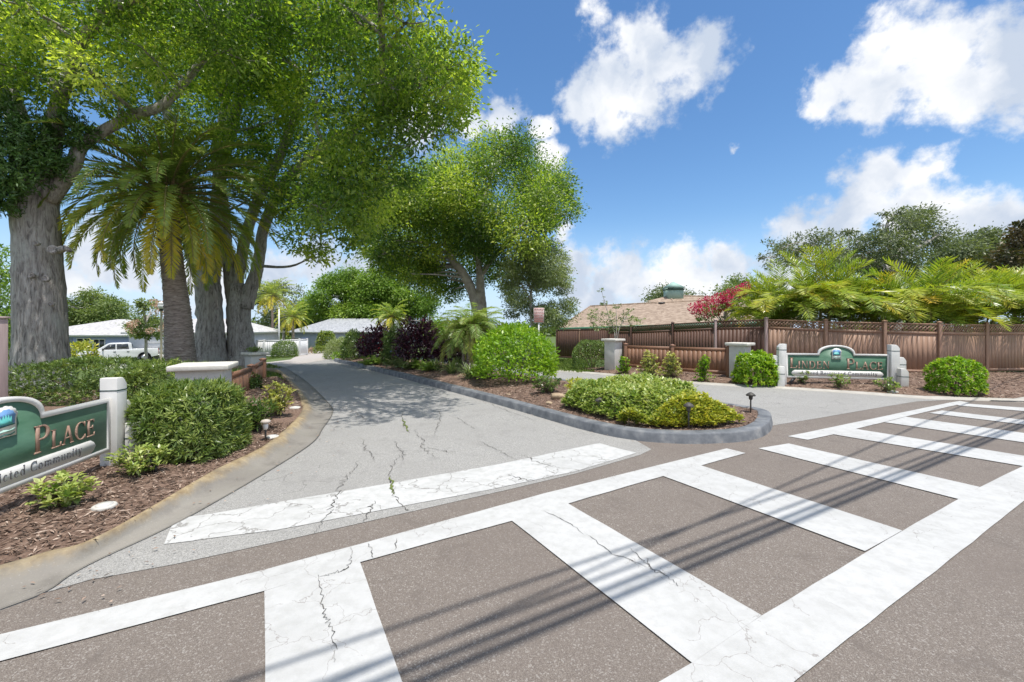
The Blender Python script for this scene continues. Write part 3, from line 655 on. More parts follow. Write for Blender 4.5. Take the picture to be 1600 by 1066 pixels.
def clipped(name, label, cat, base, dims, lm, L, Wd, n, whorl=0, p=2.5, lump=.08, seed=0, group=None, stems=5, inner=.72, up=.35, part='foliage', tmean=.5, hollow=0, lo=.0):
    r = np.random.default_rng(seed); base = Vector(base); t = thing(name, label, cat, base, 0, group); h = dims[2]
    u = rdir(n, r); rr = (np.abs(u)**p).sum(1)**(-1/p)
    lumpv = 1+lump*(np.sin(u[:, 0]*7+seed)+np.sin(u[:, 1]*6+2*seed)+np.sin(u[:, 2]*8+u[:, 0]*4+seed*3))/1.8+lump*.35*np.sin(u[:, 0]*19+u[:, 2]*17)*np.sin(u[:, 1]*21)
    f = (inner+(1-inner)*r.random(n)**.6)*lumpv*(1+r.normal(size=n)*.018)
    hf = h*1.55; pos = u*(rr*f)[:, None]*np.array((dims[0], dims[1], hf))/2+np.array((0, 0, h-hf/2)); 
    k = pos[:, 2] > (.03+lo); pos, u = pos[k], u[k]
    ax = u*.8+np.array((0, 0, up))+r.normal(size=u.shape)*.3; ax /= np.linalg.norm(ax, axis=1)[:, None]; tt = np.clip(tmean+r.normal(size=len(u))*.17, 0, 1)
    mb = MB()
    if whorl:
        m_ = len(pos); D = np.repeat(ax, whorl, 0)*.55+rdir(m_*whorl, r)*.85; tw = np.clip(np.repeat(tt, whorl)+r.normal(size=m_*whorl)*.09, 0, 1)
        leafset(mb, np.repeat(pos, whorl, 0), D, np.repeat(ax, whorl, 0)+rdir(m_*whorl, r)*.3, L*r.uniform(.6, 1.2, m_*whorl), Wd*r.uniform(.8, 1.2, m_*whorl), tw)
    else: leafset(mb, pos, ax*.6+rdir(len(pos), r)*.8, ax+rdir(len(pos), r)*.7, L*r.uniform(.65, 1.25, len(pos)), Wd*r.uniform(.75, 1.2, len(pos)), tt)
    mb.build(part, lm, t)
    sb = MB()
    for i in range(stems):
        a = r.uniform(0, 6.28); e = np.array((math.cos(a)*dims[0]*.33, math.sin(a)*dims[1]*.33, h*r.uniform(.5, .75)))
        sb.tube([(math.cos(a)*.05, math.sin(a)*.05, -.05), tuple(e*.5+np.array((0, 0, .05))), tuple(e)], [.022, .015, .006], 6)
    sb.build('stem', M['stem'], t); return t
def shrublet(name, label, cat, base, w, h, lm, L, Wd, tips=26, per=9, seed=0, group=None, tmean=.5, upright=.5, extra=None):
    """open young shrub: woody stems ending in rosettes of leaves"""
    r = np.random.default_rng(seed); base = Vector(base); t = thing(name, label, cat, base, 0, group); mb, sb = MB(), MB()
    for i in range(tips):
        a = r.uniform(0, 6.28); q = r.random()**.6; e = np.array((math.cos(a)*w/2*q, math.sin(a)*w/2*q, h*(r.uniform(.35, 1.0) if upright < .7 else r.uniform(.12, 1))*(1-.25*q*q)))
        if upright >= .7: e[:2] *= (1.15-e[2]/h*.75)
        if i % 2 == 0: sb.tube([(0, 0, -.04), tuple(e*np.array((.35, .35, .55))), tuple(e)], [.012, .008, .004], 5)
        k = per; D = rdir(k, r); D[:, 2] = np.abs(D[:, 2])*.8; D += np.array((math.cos(a), math.sin(a), 0))*.25*q
        leafset(mb, e+r.normal(size=(k, 3))*.012, D, np.tile((0, 0, 1.), (k, 1))+rdir(k, r)*.35, L*r.uniform(.7, 1.2, k), Wd*r.uniform(.8, 1.2, k), np.clip(tmean+r.normal()*.14+r.normal(size=k)*.1, 0, 1), mid=.55)
        for s_ in (.45, .7):
            k2 = max(2, per//3); leafset(mb, e*s_+r.normal(size=(k2, 3))*.02, rdir(k2, r)+np.array((0, 0, .3)), rdir(k2, r)*.4+np.array((0, 0, 1)), L*r.uniform(.6, 1.1, k2), Wd, np.clip(tmean-.12+r.normal(size=k2)*.1, 0, 1), mid=.55)
    mb.build('foliage', lm, t); sb.build('stem', M['stem'], t); return t
class Fr:
    def __init__(s): s.c, s.d, s.n, s.l, s.w, s.t = [], [], [], [], [], []
    def frond(s, rb, base, az, el, L, droop, nl, ll, lw, tint, r, ang=.75, vee=.25, start=.14, rr=.018, grav=.25, side=0):
        n = 14; h = np.array((math.cos(az), math.sin(az), 0.)); sdv = np.array((-math.sin(az), math.cos(az), 0.)); p = np.array(base, float); pts = [p.copy()]; tg = []
        for i in range(n):
            e = el-droop*((i+.5)/n)**1.35; d = h*math.cos(e)+np.array((0, 0, math.sin(e)))+sdv*side*(i/n); d /= np.linalg.norm(d); tg.append(d); p = p+d*L/n; pts.append(p.copy())
        tg.append(tg[-1]); pts, tg = np.array(pts), np.array(tg)
        rb.tube(pts, np.linspace(rr, rr*.2, n+1), 5, cap=False)
        u = np.linspace(start, .995, nl); idx = u*n
        C = np.stack([np.interp(idx, range(n+1), pts[:, k]) for k in range(3)], 1); D0 = np.stack([np.interp(idx, range(n+1), tg[:, k]) for k in range(3)], 1)
        D0 /= np.linalg.norm(D0, axis=1)[:, None]; S_ = np.cross(D0, (0, 0, 1)); S_ /= np.linalg.norm(S_, axis=1)[:, None]+1e-6; U = np.cross(S_, D0)
        prof = np.clip(np.sin(np.clip((u-start)/(1-start)*.92+.06, 0, 1)*math.pi)**.55, .15, 1)
        for sg in (-1, 1):
            a = ang+.35*u+r.normal(size=nl)*.09; D = S_*(sg*np.cos(a))[:, None]+D0*np.sin(a)[:, None]+U*(vee+r.normal(size=nl)*.12)[:, None]
            D[:, 2] -= grav*(.6+.6*r.random(nl)); s.c.append(C); s.d.append(D); s.n.append(U+S_*(-sg*.5)+r.normal(size=(nl, 3))*.2)
            s.l.append(ll*prof*r.uniform(.85, 1.12, nl)); s.w.append(np.full(nl, lw)); s.t.append(np.clip(tint+r.normal(size=nl)*.08+(u-.5)*.12, 0, 1))
    def build(s, name, m, parent, origin=(0, 0, 0)):
        mb = MB(); leafset(mb, np.concatenate(s.c), np.concatenate(s.d), np.concatenate(s.n), np.concatenate(s.l), np.concatenate(s.w), np.concatenate(s.t), .1, .4); return mb.build(name, m, parent, origin)

# ------------------------------------------------------------------ the three big trees on the left
b1 = Vector((-12.55, 11.6, T(-12.55, 11.6)))
def Pl(L, Y): return [P(x, y, Y if not isinstance(Y, (list, tuple)) else Y[i]) for i, (x, y) in enumerate(L)]
limbs1 = [([b1+Vector((.05, 0, -.2)), b1+Vector((.0, 0, .35)), b1+Vector((.02, 0, 1.2)), P(62,450,11.6), P(58,380,11.6), P(55,318,11.6), P(52,270,11.6)], [1.12, .92, .78, .74, .70, .68, .55]),
  (Pl([(58,310),(80,220),(92,160),(108,120),(130,60),(190,10),(240,-40)], [11.6,11.5,11.4,11.2,11,10.6,10.4]), [.5,.34,.24,.21,.19,.16,.1]),
  (Pl([(48,300),(30,200),(12,140),(-10,80),(-40,0)], 11.8), [.48,.36,.3,.24,.15]),
  (Pl([(72,310),(112,262),(128,228),(170,200),(215,178),(260,160),(330,80),(400,20)], [11.6,11.7,11.8,12,12.2,12.4,12.6,12.6]), [.4,.26,.22,.2,.2,.17,.13,.06]),
  (Pl([(130,60),(165,15),(200,2),(330,-60)], [11,10.6,10.3,9.5]), [.17,.17,.16,.08])]
bl1 = fill_blobs([(-120,-120),(440,-120),(452,60),(405,120),(330,140),(250,158),(205,190),(165,215),(120,190),(60,170),(-120,190)], 9.6, 14.2, 50, .6, 1.25, 11, .55)
T1 = tree('oak_tree', 'huge grey trunked oak at the left edge with leafy shoots wrapped round its fork', 'tree', b1, limbs1, bl1, M['oak'], M['bark'], .14, .056, 16, 24, .24, seed=1, branch=.06, seg=26, jit=.022, rs=.68, tvar=.28)
for (px, py, rr) in [(62,382,.06),(55,432,.075),(76,437,.085),(86,392,.12),(84,476,.06)]:
    kb = MB(); c = P(px, py, 11.17); a = rdir(1)[0]
    kb.lathe([(rr*.5, .0), (rr*.95, .05), (rr*1.05, .1), (rr*.75, .14), (rr*.4, .11), (.01, .09)], (0, 0, 0), 12)
    q = kb.v[-1]; R = Vector((.1+(px-62)/90, -1, .1)).to_track_quat('Z', 'Y').to_matrix(); kb.v[-1] = np.array([tuple(R @ Vector(v)+c) for v in q]); kb.build('burl', M['bark'], T1, b1, True)
kb = MB(); kb.tube(Pl([(92,392),(102,388),(110,392)], 11.0), [.1, .07, .05], 9, .05)
kb.build('branch_stub', M['bark'], T1, b1, True)
iv = MB(); r_ = np.random.default_rng(5)
ivb = [((-12.95+dx, 11.25+dy, z), rr) for dx, dy, z, rr in [(-.2,-.5,5.1,.75),(.5,-.45,5.5,.7),(-.75,-.2,5.6,.8),(.0,-.6,6.1,.8),(.7,-.2,6.4,.6),(-.7,-.4,6.6,.75),(.1,-.3,7.0,.7),(1.0,.0,5.9,.5),(-.4,-.6,4.7,.45),(.25,-.5,4.9,.5),(1.3,.3,6.8,.5),(-1.2,.1,6.2,.6)]]
for c, rad in ivb:
    n = 130; u = rdir(n, r_); cc = np.array(c)+u*(rad*r_.random(n)**.4)[:, None]; k = 14
    ax = np.repeat(u+np.array((0, -.3, .2)), k, 0); leafset(iv, np.repeat(cc, k, 0)+r_.normal(size=(n*k, 3))*.05, ax*.5+rdir(n*k, r_), ax+rdir(n*k, r_)*.4, r_.uniform(.09, .17, n*k), .035, np.clip(.45+r_.normal(size=n*k)*.15, 0, 1))
iv.build('leafy_shoots', M['oak_dark'], T1, b1)

b2 = Vector(tuple(P(330, 560, 18))); b2.z -= .15
limbs2 = [([b2+Vector((0, 0, -.6)), b2+Vector((0, 0, .3)), P(328,500,18), P(324,440,18), P(322,415,18)], [.95, .72, .58, .56, .5]),
  (Pl([(316,430),(303,398),(296,360),(290,300),(270,200),(230,100),(200,0)], 18), [.42,.36,.32,.28,.24,.18,.08]),
  (Pl([(330,425),(336,390),(338,340),(345,270),(370,170),(390,60),(400,-30)], [18,18,18,18,17.5,17,17]), [.42,.34,.3,.28,.22,.16,.07])]
bl2 = fill_blobs([(150,-100),(430,-100),(480,60),(470,200),(440,330),(425,372),(380,300),(330,260),(230,255),(180,180)], 15, 20.5, 42, .8, 1.4, 12, .5)
tree('oak_tree', 'smooth grey forked tree close behind the palm trunk', 'tree', b2, limbs2, bl2, M['oak'], M['bark'], .17, .07, 12, 22, .30, seed=2, seg=20, rs=.82, tvar=.28)
b3 = Vector(tuple(P(378, 556, 18.6))); b3.z -= .15
limbs3 = [([b3+Vector((0, 0, -.5)), b3+Vector((0, 0, .3)), P(374,510,18.6), P(372,470,18.6), P(368,445,18.6)], [.85, .66, .56, .55, .42]),
  (Pl([(366,465),(360,420),(352,385),(350,330),(340,240),(360,120),(380,20)], 18.6), [.4,.35,.3,.28,.22,.15,.06]),
  (Pl([(368,450),(374,420),(382,380),(400,320),(440,240),(470,150),(500,60)], [18.6,18.6,18.6,18,17,16,15]), [.32,.28,.26,.24,.2,.14,.06]),
  (Pl([(382,480),(392,450),(402,420),(406,395),(414,350),(450,280),(520,220),(600,175),(660,130)], [18.6,18.6,18.6,18.4,18,16.5,14.5,13,12]), [.42,.33,.28,.27,.25,.22,.16,.12,.05]),
  (Pl([(450,280),(480,320),(500,360),(500,390)], [16.5,16,15.5,15.5]), [.14,.1,.06,.03]),
  ([P(600,175,13), Vector((-3.0, 10, 10.5)), Vector((-2.0, 8, 11.6)), Vector((-.6, 6, 12.2)), Vector((.8, 5, 12.4))], [.12,.1,.08,.06,.03])]
bl3 = fill_blobs([(330,-110),(680,-110),(690,10),(668,48),(705,60),(742,72),(750,110),(735,150),(742,185),(715,212),(690,238),(665,275),(610,330),(590,380),(545,385),(520,405),(490,415),(465,402),(440,385),(420,330),(390,280),(330,240)], 10.8, 17.5, 56, .7, 1.4, 13, .56)
def opx(v): return 800+v.x/v.y*F, HY-(v.z-HC)/v.y*F
bl3 = [q for q in bl3 if not (opx(q[0])[0] < 480 and opx(q[0])[1] > 130 and q[0].y < 15.8)]
bl3 += [(P(x, y, Y), rr) for x, y, Y, rr in [(470,170,16.5,1.0),(450,230,17,1.0),(480,290,17,.9),(430,180,17.5,1.0),(500,230,16,1.0),(520,330,16,.7),(460,330,17.5,.7),(410,240,18,.9),(430,290,18,.8),(390,190,18,.9),(545,250,15,.9),(640,30,10.5,.7),(655,95,10.5,.65),(705,100,11,.6),(712,150,11.2,.65),(700,190,11.5,.55),(600,120,11,.8),(560,200,12,.9),(640,200,11.8,.8),(610,270,12.5,.8),(540,300,13,.9),(560,350,13,.6),(480,370,14,.7),(500,395,14.5,.45)]]
r9 = np.random.default_rng(91)
bl3 += [(Vector((x+r9.normal()*.2, y+r9.normal()*.2, 10.8+r9.normal()*.6)), rr) for x, y, rr in [(-3.4,9.6,.9),(-2.6,8.6,.8),(-1.6,8.0,.8),(-2.2,7.0,.75),(-3.3,7.4,.7),(-.9,8.9,.8),(-4.2,8.9,.8),(-4.0,10.2,.9),(-3.2,9.2,.7),(-2.2,8.9,.6),(-1.3,8.6,.65),(-2.8,7.9,.6),(-1.8,7.6,.6),(-.6,7.7,.55),(-1.3,6.6,.55),(-.2,6.4,.6),(.5,5.6,.45),(-.7,5.5,.45),(-3.6,8.2,.5),(.6,7.0,.5),(-2.6,10.2,.7),(-1.2,9.9,.6),(.1,8.8,.5)]]  # unseen lobes added above the frame to cast leaf shade on the road
tree('oak_tree', 'tall spreading tree whose crown overhangs the entry road', 'tree', b3, limbs3, bl3, M['oak'], M['bark'], .15, .065, 14, 24, .27, seed=3, seg=20, tvar=.30, rs=.82)
# mid tree over the island
b4 = Vector((-1.6, 24.5, T(-1.6, 24.5)))
limbs4 = [([b4+Vector((0, 0, -.3)), b4+Vector((.05, 0, .8)), P(752,480,24.5), P(750,455,24.5)], [.42, .34, .3, .28]),
  (Pl([(748,500),(742,470),(732,442),(718,420),(704,402),(690,360),(660,310)], 24.5), [.3,.28,.26,.24,.2,.14,.06]),
  (Pl([(751,460),(750,430),(748,410),(745,370),(760,300),(780,250)], 24.5), [.26,.22,.18,.16,.12,.05]),
  (Pl([(750,432),(770,405),(800,370),(840,330),(870,310)], 24.5), [.16,.14,.12,.09,.04])]
bl4 = fill_blobs([(640,262),(665,235),(700,212),(740,222),(772,212),(815,198),(848,222),(855,258),(885,270),(906,318),(893,345),(865,348),(853,372),(822,398),(790,412),(778,432),(752,404),(715,398),(698,428),(680,452),(655,446),(620,436),(588,412),(566,388),(552,350),(572,300),(608,268)], 20.5, 28.5, 60, .8, 1.9, 14, .58)
bl4 += [(P(x, y, Y), rr) for x, y, Y, rr in [(690,440,27.5,1.1),(722,438,28,1.0),(650,428,27,1.1),(670,455,28,.8),(785,428,27.5,1.0),(705,458,28.5,.7),(610,415,26,1.0),(760,425,28.5,.9),(585,385,24,1.0),(625,395,23,1.1),(660,410,24,.9),(740,400,28.5,1.2),(575,350,24,1.1),(600,320,22,1.1)]]
tree('laurel_tree', 'rounded yellow green tree with pale forked trunk rising over the median planting', 'tree', b4, limbs4, bl4, M['oak2'], M['bark_far'], .17, .075, 13, 26, .34, seed=4, tvar=.32)
b5 = Vector((1.2, 22.5, T(1.2, 22.5)))
limbs5 = [([b5, P(829,480,22.5), P(832,440,22.5), P(838,410,22.5)], [.09, .07, .055, .03]), (Pl([(830,470),(812,440),(795,415)], 22.5), [.05, .035, .015]), (Pl([(831,450),(855,425),(870,395)], 22.5), [.045, .03, .012])]
bl5 = fill_blobs([(775,430),(790,405),(820,380),(850,362),(890,365),(898,390),(880,410),(895,430),(885,470),(900,500),(860,515),(830,490),(790,475),(772,455)], 21, 24, 30, .45, .85, 15, .42)
bl5 += [(P(x, y, 22.5+d), rr) for x, y, d, rr in [(840,490,.2,.6),(868,496,-.2,.55),(812,468,.3,.6),(888,478,.1,.5),(795,450,.2,.5),(850,440,-.6,.7),(825,420,-.5,.7),(870,420,.3,.7),(845,395,-.2,.7),(800,485,.4,.5)]]
tree('small_tree', 'small feathery grey green tree in front of the brown roof', 'tree', b5, limbs5, bl5, M['olive'], M['bark_far'], .13, .05, 30, 22, .26, seed=5, branch=.03, tvar=.2)

# ------------------------------------------------------------------ date palm on the left
bp = Vector((-10.75, 14.0, T(-10.75, 14)+.1)); t = thing('date_palm', 'stout date palm with ringed trunk and arching fronds, yellow lower fronds', 'palm', bp)
tb = MB(); n = 150; zz = np.linspace(-.3, P(265,300,14).z-bp.z, n); xx = np.interp(zz, [0, 2, 4.5], [.12, 0, -.28])
base_r = np.interp(zz, [-.3, .3, 1.5, 3, 4.4], [.46, .43, .37, .31, .29]); seg = 30; V = []
for i in range(n):
    th = np.arange(seg)*2*math.pi/seg; ph = (i*.32+th*.48) % 1.0; rr = base_r[i]*(1+.12*(((zz[i]*9+np.sin(th*5)*.35) % 1.0)-.5))*(1+.02*np.sin(th*9+i))
    V.append(np.stack([xx[i]+rr*np.cos(th), rr*np.sin(th), np.full(seg, zz[i])], 1))
fs = [];
for i in range(n-1):
    a = np.arange(seg)+i*seg; b = np.roll(np.arange(seg), -1)+i*seg; fs.append(np.stack([a, b, b+seg, a+seg], 1))
tb.add(np.concatenate(V), np.concatenate(fs)); tb.build('trunk', M['palm_bark'], t)
top = Vector((-.3, 0, zz[-1])); fr = Fr(); rb = MB(); r = np.random.default_rng(21); nf = 118
for i in range(nf):
    q = i/nf; el = 1.42-2.15*q**.92; az = i*2.39996+r.normal()*.12; L = (2.6 if q < .15 else 3.5)*r.uniform(.88, 1.1)*(1-.12*(q > .85))
    tint = .30+.12*r.random()+(.40*r.random() if q > .62 else 0)+(.28 if q > .8 and r.random() < .55 else 0)
    fr.frond(rb, top+Vector((math.cos(az)*.22, math.sin(az)*.22, .25-.55*q)), az, el, L, 1.15+.5*r.random()-.25*q, 66, .48, .040, tint, r, ang=.6, vee=.38, start=.1, rr=.03, grav=.22)
fr.build('frond_leaflets', M['phoenix'], t); rb.build('frond_rib', M['petiole'], t)
bo = MB()
for i in range(40):
    az = i*2.4; bo.tube([top+Vector((math.cos(az)*.3, math.sin(az)*.3, -.75+.012*i)), top+Vector((math.cos(az)*.42, math.sin(az)*.42, -.45+.012*i)), top+Vector((math.cos(az)*.5, math.sin(az)*.5, -.1+.012*i))], [.06, .05, .03], 6)
bo.build('frond_stub', M['dead_frond'], t)

# ------------------------------------------------------------------ areca palms behind the lattice fence
ords = ['first', 'second', 'third', 'fourth', 'fifth', 'sixth', 'seventh', 'eighth', 'ninth', 'tenth']
AP = [(1200, 18.6, 3.0, 18), (1230, 18.2, 3.7, 22), (1283, 17.6, 4.0, 24), (1335, 17.2, 3.2, 20), (1385, 17.0, 3.0, 18), (1432, 16.4, 3.6, 22), (1484, 17.4, 3.0, 18), (1530, 16.9, 3.3, 20), (1580, 17.3, 3.4, 20), (1635, 17.2, 3.5, 18)]
for i, (px, Y, ht, nf) in enumerate(AP):
    r = np.random.default_rng(300+i); x = (px-800)/F*Y; t = thing('areca_palm', f'{ords[i]} yellow green areca palm behind the lattice fence counted from the pink bush', 'palm', (x, Y, T(x, Y)), 0, 'areca palms along the lattice fence')
    fr, rb, sb = Fr(), MB(), MB(); ns = 7
    for k in range(ns):
        a = r.uniform(0, 6.28); d = r.uniform(.1, .55); lean = r.uniform(.05, .3); hs = ht*r.uniform(.42, .66); e = Vector((math.cos(a)*(d+lean), math.sin(a)*(d+lean)*.7, hs))
        sb.tube([(math.cos(a)*d*.5, math.sin(a)*d*.5, -.05), tuple(e*.6), tuple(e)], [.05, .04, .03], 8)
        for j in range(max(6, nf*2//5)):
            az = a+r.uniform(-2.2, 2.2); q = j/8; el = r.uniform(1.1, 1.5)-q*.45; L = r.uniform(1.5, 2.1)*ht/3.3
            fr.frond(rb, e, az, (el if j > 2 else r.uniform(1.25, 1.5)), L*(1.0 if j > 2 else 1.15), (1.25+.7*r.random() if j > 2 else r.uniform(.6, 1.0)), 27, .60, .036, np.clip(.45+r.normal()*.17+.28*(j > 5)*r.random(), 0, 1), r, ang=.55, vee=.35, start=.2, rr=.014, grav=.15)
    for j in range(5):
        fr.frond(rb, (r.normal()*.5, -.9, 2.15+.4*r.random()), -math.pi/2+r.normal()*.45, r.uniform(.45, .9), r.uniform(1.8, 2.4), 1.5, 27, .55, .036, np.clip(.55+r.normal()*.2, 0, 1), r, ang=.5, vee=.3, start=.25, rr=.013, grav=.25)
    sb.build('cane', M['petiole'], t); fr.build('frond_leaflets', M['areca'], t); rb.build('frond_rib', M['petiole'], t)

# ------------------------------------------------------------------ trees far behind
def far_tree(label, cat, poly, Y, n, r0, r1, lm, seed, leaf=.3, name='tree', limbs=None, dens=5, per=24, base=None, flat=.85, clus=.55, group=None, sep=.45, depth=.06, extra_trunk=True, tvar=.2, bark=None):
    L = np.array(poly); cx = L[:, 0].mean(); x = (cx-800)/F*Y; b = Vector((x, Y, T(x, Y))) if base is None else base
    bl = fill_blobs(poly, Y*(1-depth), Y*(1+depth), n, r0, r1, seed, sep); topv = P(cx, L[:, 1].mean(), Y)
    lb_ = limbs or [([b, b.lerp(topv, .5), topv], [Y*.0038, Y*.003, Y*.0015])]
    return tree(name, label, cat, b, lb_, bl, lm, bark or M['bark_far'], leaf, leaf*.48, dens, per, clus, group, seed, branch=Y*.0016, tvar=tvar, flat=flat, seg=9)
far_tree('bright green round crowned tree behind the grey roofed house', 'tree', [(478,515),(482,470),(500,440),(530,420),(570,416),(610,430),(650,450),(682,470),(690,520),(600,530)], 78, 40, 1.4, 3.0, M['bright_tree'], 41, .42, dens=5.5, per=26, clus=.55, sep=.55)
far_tree('dull green oak wood behind the blue house at left', 'tree', [(95,510),(98,447),(130,450),(160,455),(185,470),(205,482),(206,520),(150,525)], 72, 26, 1.2, 2.4, M['far_tree'], 42, .42, dens=3.2)
far_tree('leafy tree standing at the far left edge behind the oak trunk', 'tree', [(-60,600),(-60,380),(0,372),(22,430),(24,500),(28,580),(10,620)], 24, 26, .6, 1.1, M['bright_tree'], 43, .18, dens=9, clus=.35)
far_tree('broad olive green tree behind the white fence', 'tree', [(395,520),(400,455),(420,440),(440,440),(470,452),(490,470),(488,525)], 82, 22, 1.6, 2.8, M['far_dark'], 44, .45, dens=3)
far_tree('pale flowering crape myrtle beside the lamp post', 'tree', [(190,505),(205,480),(225,466),(250,470),(262,490),(258,525),(230,532),(205,525)], 33, 20, .4, .8, M['far_tree'], 45, .2, dens=9, clus=.3, name='crape_myrtle')
far_tree('low dark tree seen just over the brown roof ridge', 'tree', [(1008,475),(1020,455),(1045,449),(1070,450),(1095,462),(1100,480),(1050,485)], 62, 14, .8, 1.5, M['far_dark'], 46, .35, dens=4)
far_tree('round green tree behind the pink flowering bush', 'tree', [(1110,475),(1118,450),(1140,436),(1165,433),(1185,448),(1195,480),(1150,490)], 52, 16, .8, 1.4, M['far_tree'], 47, .32, dens=4.5)
# the airy oak with visible limbs
b8 = Vector(((1400-800)/F*33, 33, T(29, 33)))
lim8 = [([b8, P(1400,450,33), P(1398,425,33), P(1403,400,33)], [.42,.34,.3,.24]), (Pl([(1400,420),(1390,385),(1385,355),(1395,335)],33), [.2,.15,.11,.05]), (Pl([(1402,405),(1425,392),(1450,378),(1470,365)],33), [.2,.15,.1,.04]), (Pl([(1398,425),(1350,405),(1300,395),(1240,392)],33), [.24,.18,.12,.05]), (Pl([(1403,400),(1412,370),(1430,345),(1450,335)],33), [.16,.12,.08,.04])]
bl8 = fill_blobs([(1185,410),(1183,385),(1200,372),(1212,385),(1240,368),(1270,362),(1300,356),(1325,352),(1345,368),(1368,350),(1368,335),(1400,325),(1440,320),(1462,325),(1470,345),(1488,352),(1492,380),(1460,395),(1450,420),(1390,430),(1330,425),(1270,420),(1225,418),(1200,425)], 29, 36, 66, .55, 1.15, 48, .42)
tree('live_oak', 'airy dark oak with bare limbs showing above the areca palms', 'tree', b8, lim8, bl8, M['far_dark'], M['bark_far'], .2, .09, 9, 20, .36, seed=48, branch=.05, tvar=.16)
far_tree('grey green wide tree right of the airy oak', 'tree', [(1440,440),(1452,400),(1480,375),(1510,362),(1545,355),(1575,365),(1590,400),(1590,450)], 40, 36, .8, 1.5, M['far_dark'], 49, .26, dens=6.5, clus=.42)
far_tree('bronze leaved magnolia at the right edge', 'tree', [(1555,395),(1570,365),(1590,345),(1640,335),(1680,400),(1660,450),(1565,450)], 27, 30, .5, .95, M['magnolia'], 50, .24, dens=9, clus=.3, name='magnolia_tree')
far_tree('mid green tree between the areca palms and the grey green trees', 'tree', [(1290,440),(1300,405),(1340,395),(1380,408),(1420,400),(1450,415),(1460,450)], 38, 22, .8, 1.3, M['far_tree'], 51, .26, dens=6)
# treeline further off closes the horizon
wl = MB(); r = np.random.default_rng(77)
for i in range(150):
    a = r.uniform(-1.15, 1.15); d = r.uniform(110, 150); x, y = math.sin(a)*d, math.cos(a)*d; h = r.uniform(3.2, 6.0); k = 420
    u = rdir(k, r); c = np.array((x, y, -2.2))+u*np.array((6, 4, h))*(r.random(k)**.3)[:, None]; c[:, 2] = np.abs(c[:, 2]+2.2)-2.2
    leafset(wl, c, rdir(k, r), rdir(k, r)+np.array((0, 0, 1)), 1.1, .7, np.clip(.4+r.normal(size=k)*.15+r.normal()*.1, 0, 1))
o = wl.build('distant_wood', M['far_tree']); o['kind'] = 'stuff'
# far palms left of centre
def fan_clump(label, px, py_top, Y, nf, L, seed, dead=True):
    r = np.random.default_rng(seed); x = (px-800)/F*Y; b = Vector((x, Y, T(x, Y))); tp = P(px, py_top, Y)-b; tp.x = 0; tp.y = 0
    t = thing('palm_tree', label, 'palm', b); mb = MB(); mb.tube([(0, 0, -.1), (.1, 0, tp.z*.5), tuple(tp)], [.22, .17, .16], 9, .04); mb.build('trunk', M['palm_bark'], t)
    fr, rb = Fr(), MB()
    for i in range(nf): fr.frond(rb, tp, i*2.4+r.normal()*.2, 1.3-1.9*i/nf, L*r.uniform(.8, 1.1), 1.1, 22, L*.22, .08, .35+.25*r.random()+.3*(i/nf > .7), r, ang=.55, vee=.3, grav=.2, rr=.025)
    fr.build('frond_leaflets', M['phoenix'], t); rb.build('frond_rib', M['petiole'], t)
fan_clump('tall shaggy palm behind the white pole', 425, 462, 62, 40, 3.6, 61); fan_clump('short palm right of the white pole with drooping fronds', 457, 496, 56, 36, 2.7, 62)
fan_clump('low feathery palm in front of the grey roofed house', 612, 495, 33, 30, 1.7, 63)

# ------------------------------------------------------------------ planting: hedges, shrubs, island
def at(px, py, Y, z=None): 
    p = P(px, py, Y); return (p.x, p.y, T(p.x, p.y) if z is None else z)
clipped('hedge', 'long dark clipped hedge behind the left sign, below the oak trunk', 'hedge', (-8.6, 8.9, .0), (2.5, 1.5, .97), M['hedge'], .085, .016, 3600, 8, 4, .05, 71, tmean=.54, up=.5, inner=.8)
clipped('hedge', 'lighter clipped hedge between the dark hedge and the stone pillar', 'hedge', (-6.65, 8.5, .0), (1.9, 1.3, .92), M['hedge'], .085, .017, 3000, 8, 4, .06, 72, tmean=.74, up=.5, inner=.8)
clipped('round_shrub', 'big rounded narrow leaved shrub right of the left sign post', 'shrub', (-3.92, 5.3, .09), (1.06, 1.05, .84), M['hedge'], .095, .015, 4800, 9, 3.6, .05, 73, tmean=.68, up=.45, inner=.76)
sg = 'young shrubs in the left mulch bed'
shrublet('young_shrub', 'small light green rosette shrub in the mulch in front of the left sign', 'shrub', gbed('left', 102, 790), .36, .25, M['varieg'], .07, .036, 30, 9, 74, sg, .72)
shrublet('young_shrub', 'pale leaved young shrub at the foot of the left sign post', 'shrub', gbed('left', 220, 742), .46, .29, M['varieg'], .065, .027, 44, 9, 75, sg, .72)
shrublet('golden_shrub', 'yellow and green shrub beside the left brown fence', 'shrub', gbed('left', 434, 650), .46, .56, M['cream'], .08, .036, 60, 9, 76, None, .64)
shrublet('dark_shrub', 'dark green strappy shrub between the round shrub and the yellow shrub', 'shrub', gbed('left', 398, 672), .5, .42, M['hedge'], .12, .02, 60, 10, 77, None, .3)
clipped('young_shrub', 'green shrub hugging the far side of the first stone pillar', 'shrub', at(372, 600, 10.5, .0), (.9, .8, .55), M['hedge'], .1, .02, 900, 8, 2.4, .1, 78, tmean=.3)
shrublet('creeper', 'leafy creeper trailing over the top of the far left pillar', 'plant', (-8.45, 14.3, .80), .55, .14, M['varieg'], .08, .04, 16, 6, 79)
clipped('round_shrub', 'yellow green leafy plant at the foot of the oak trunk', 'shrub', (-12.3, 9.6, -.05), (1.3, .8, .75), M['lime'], .16, .05, 900, 0, 2.2, .1, 80, tmean=.5)
clipped('round_shrub', 'bright yellow leafed bush in front of the blue garage door', 'shrub', at(128, 560, 34), (2.6, 1.5, 2.2), M['gold'], .28, .12, 1600, 0, 2.2, .12, 81, tmean=.62)

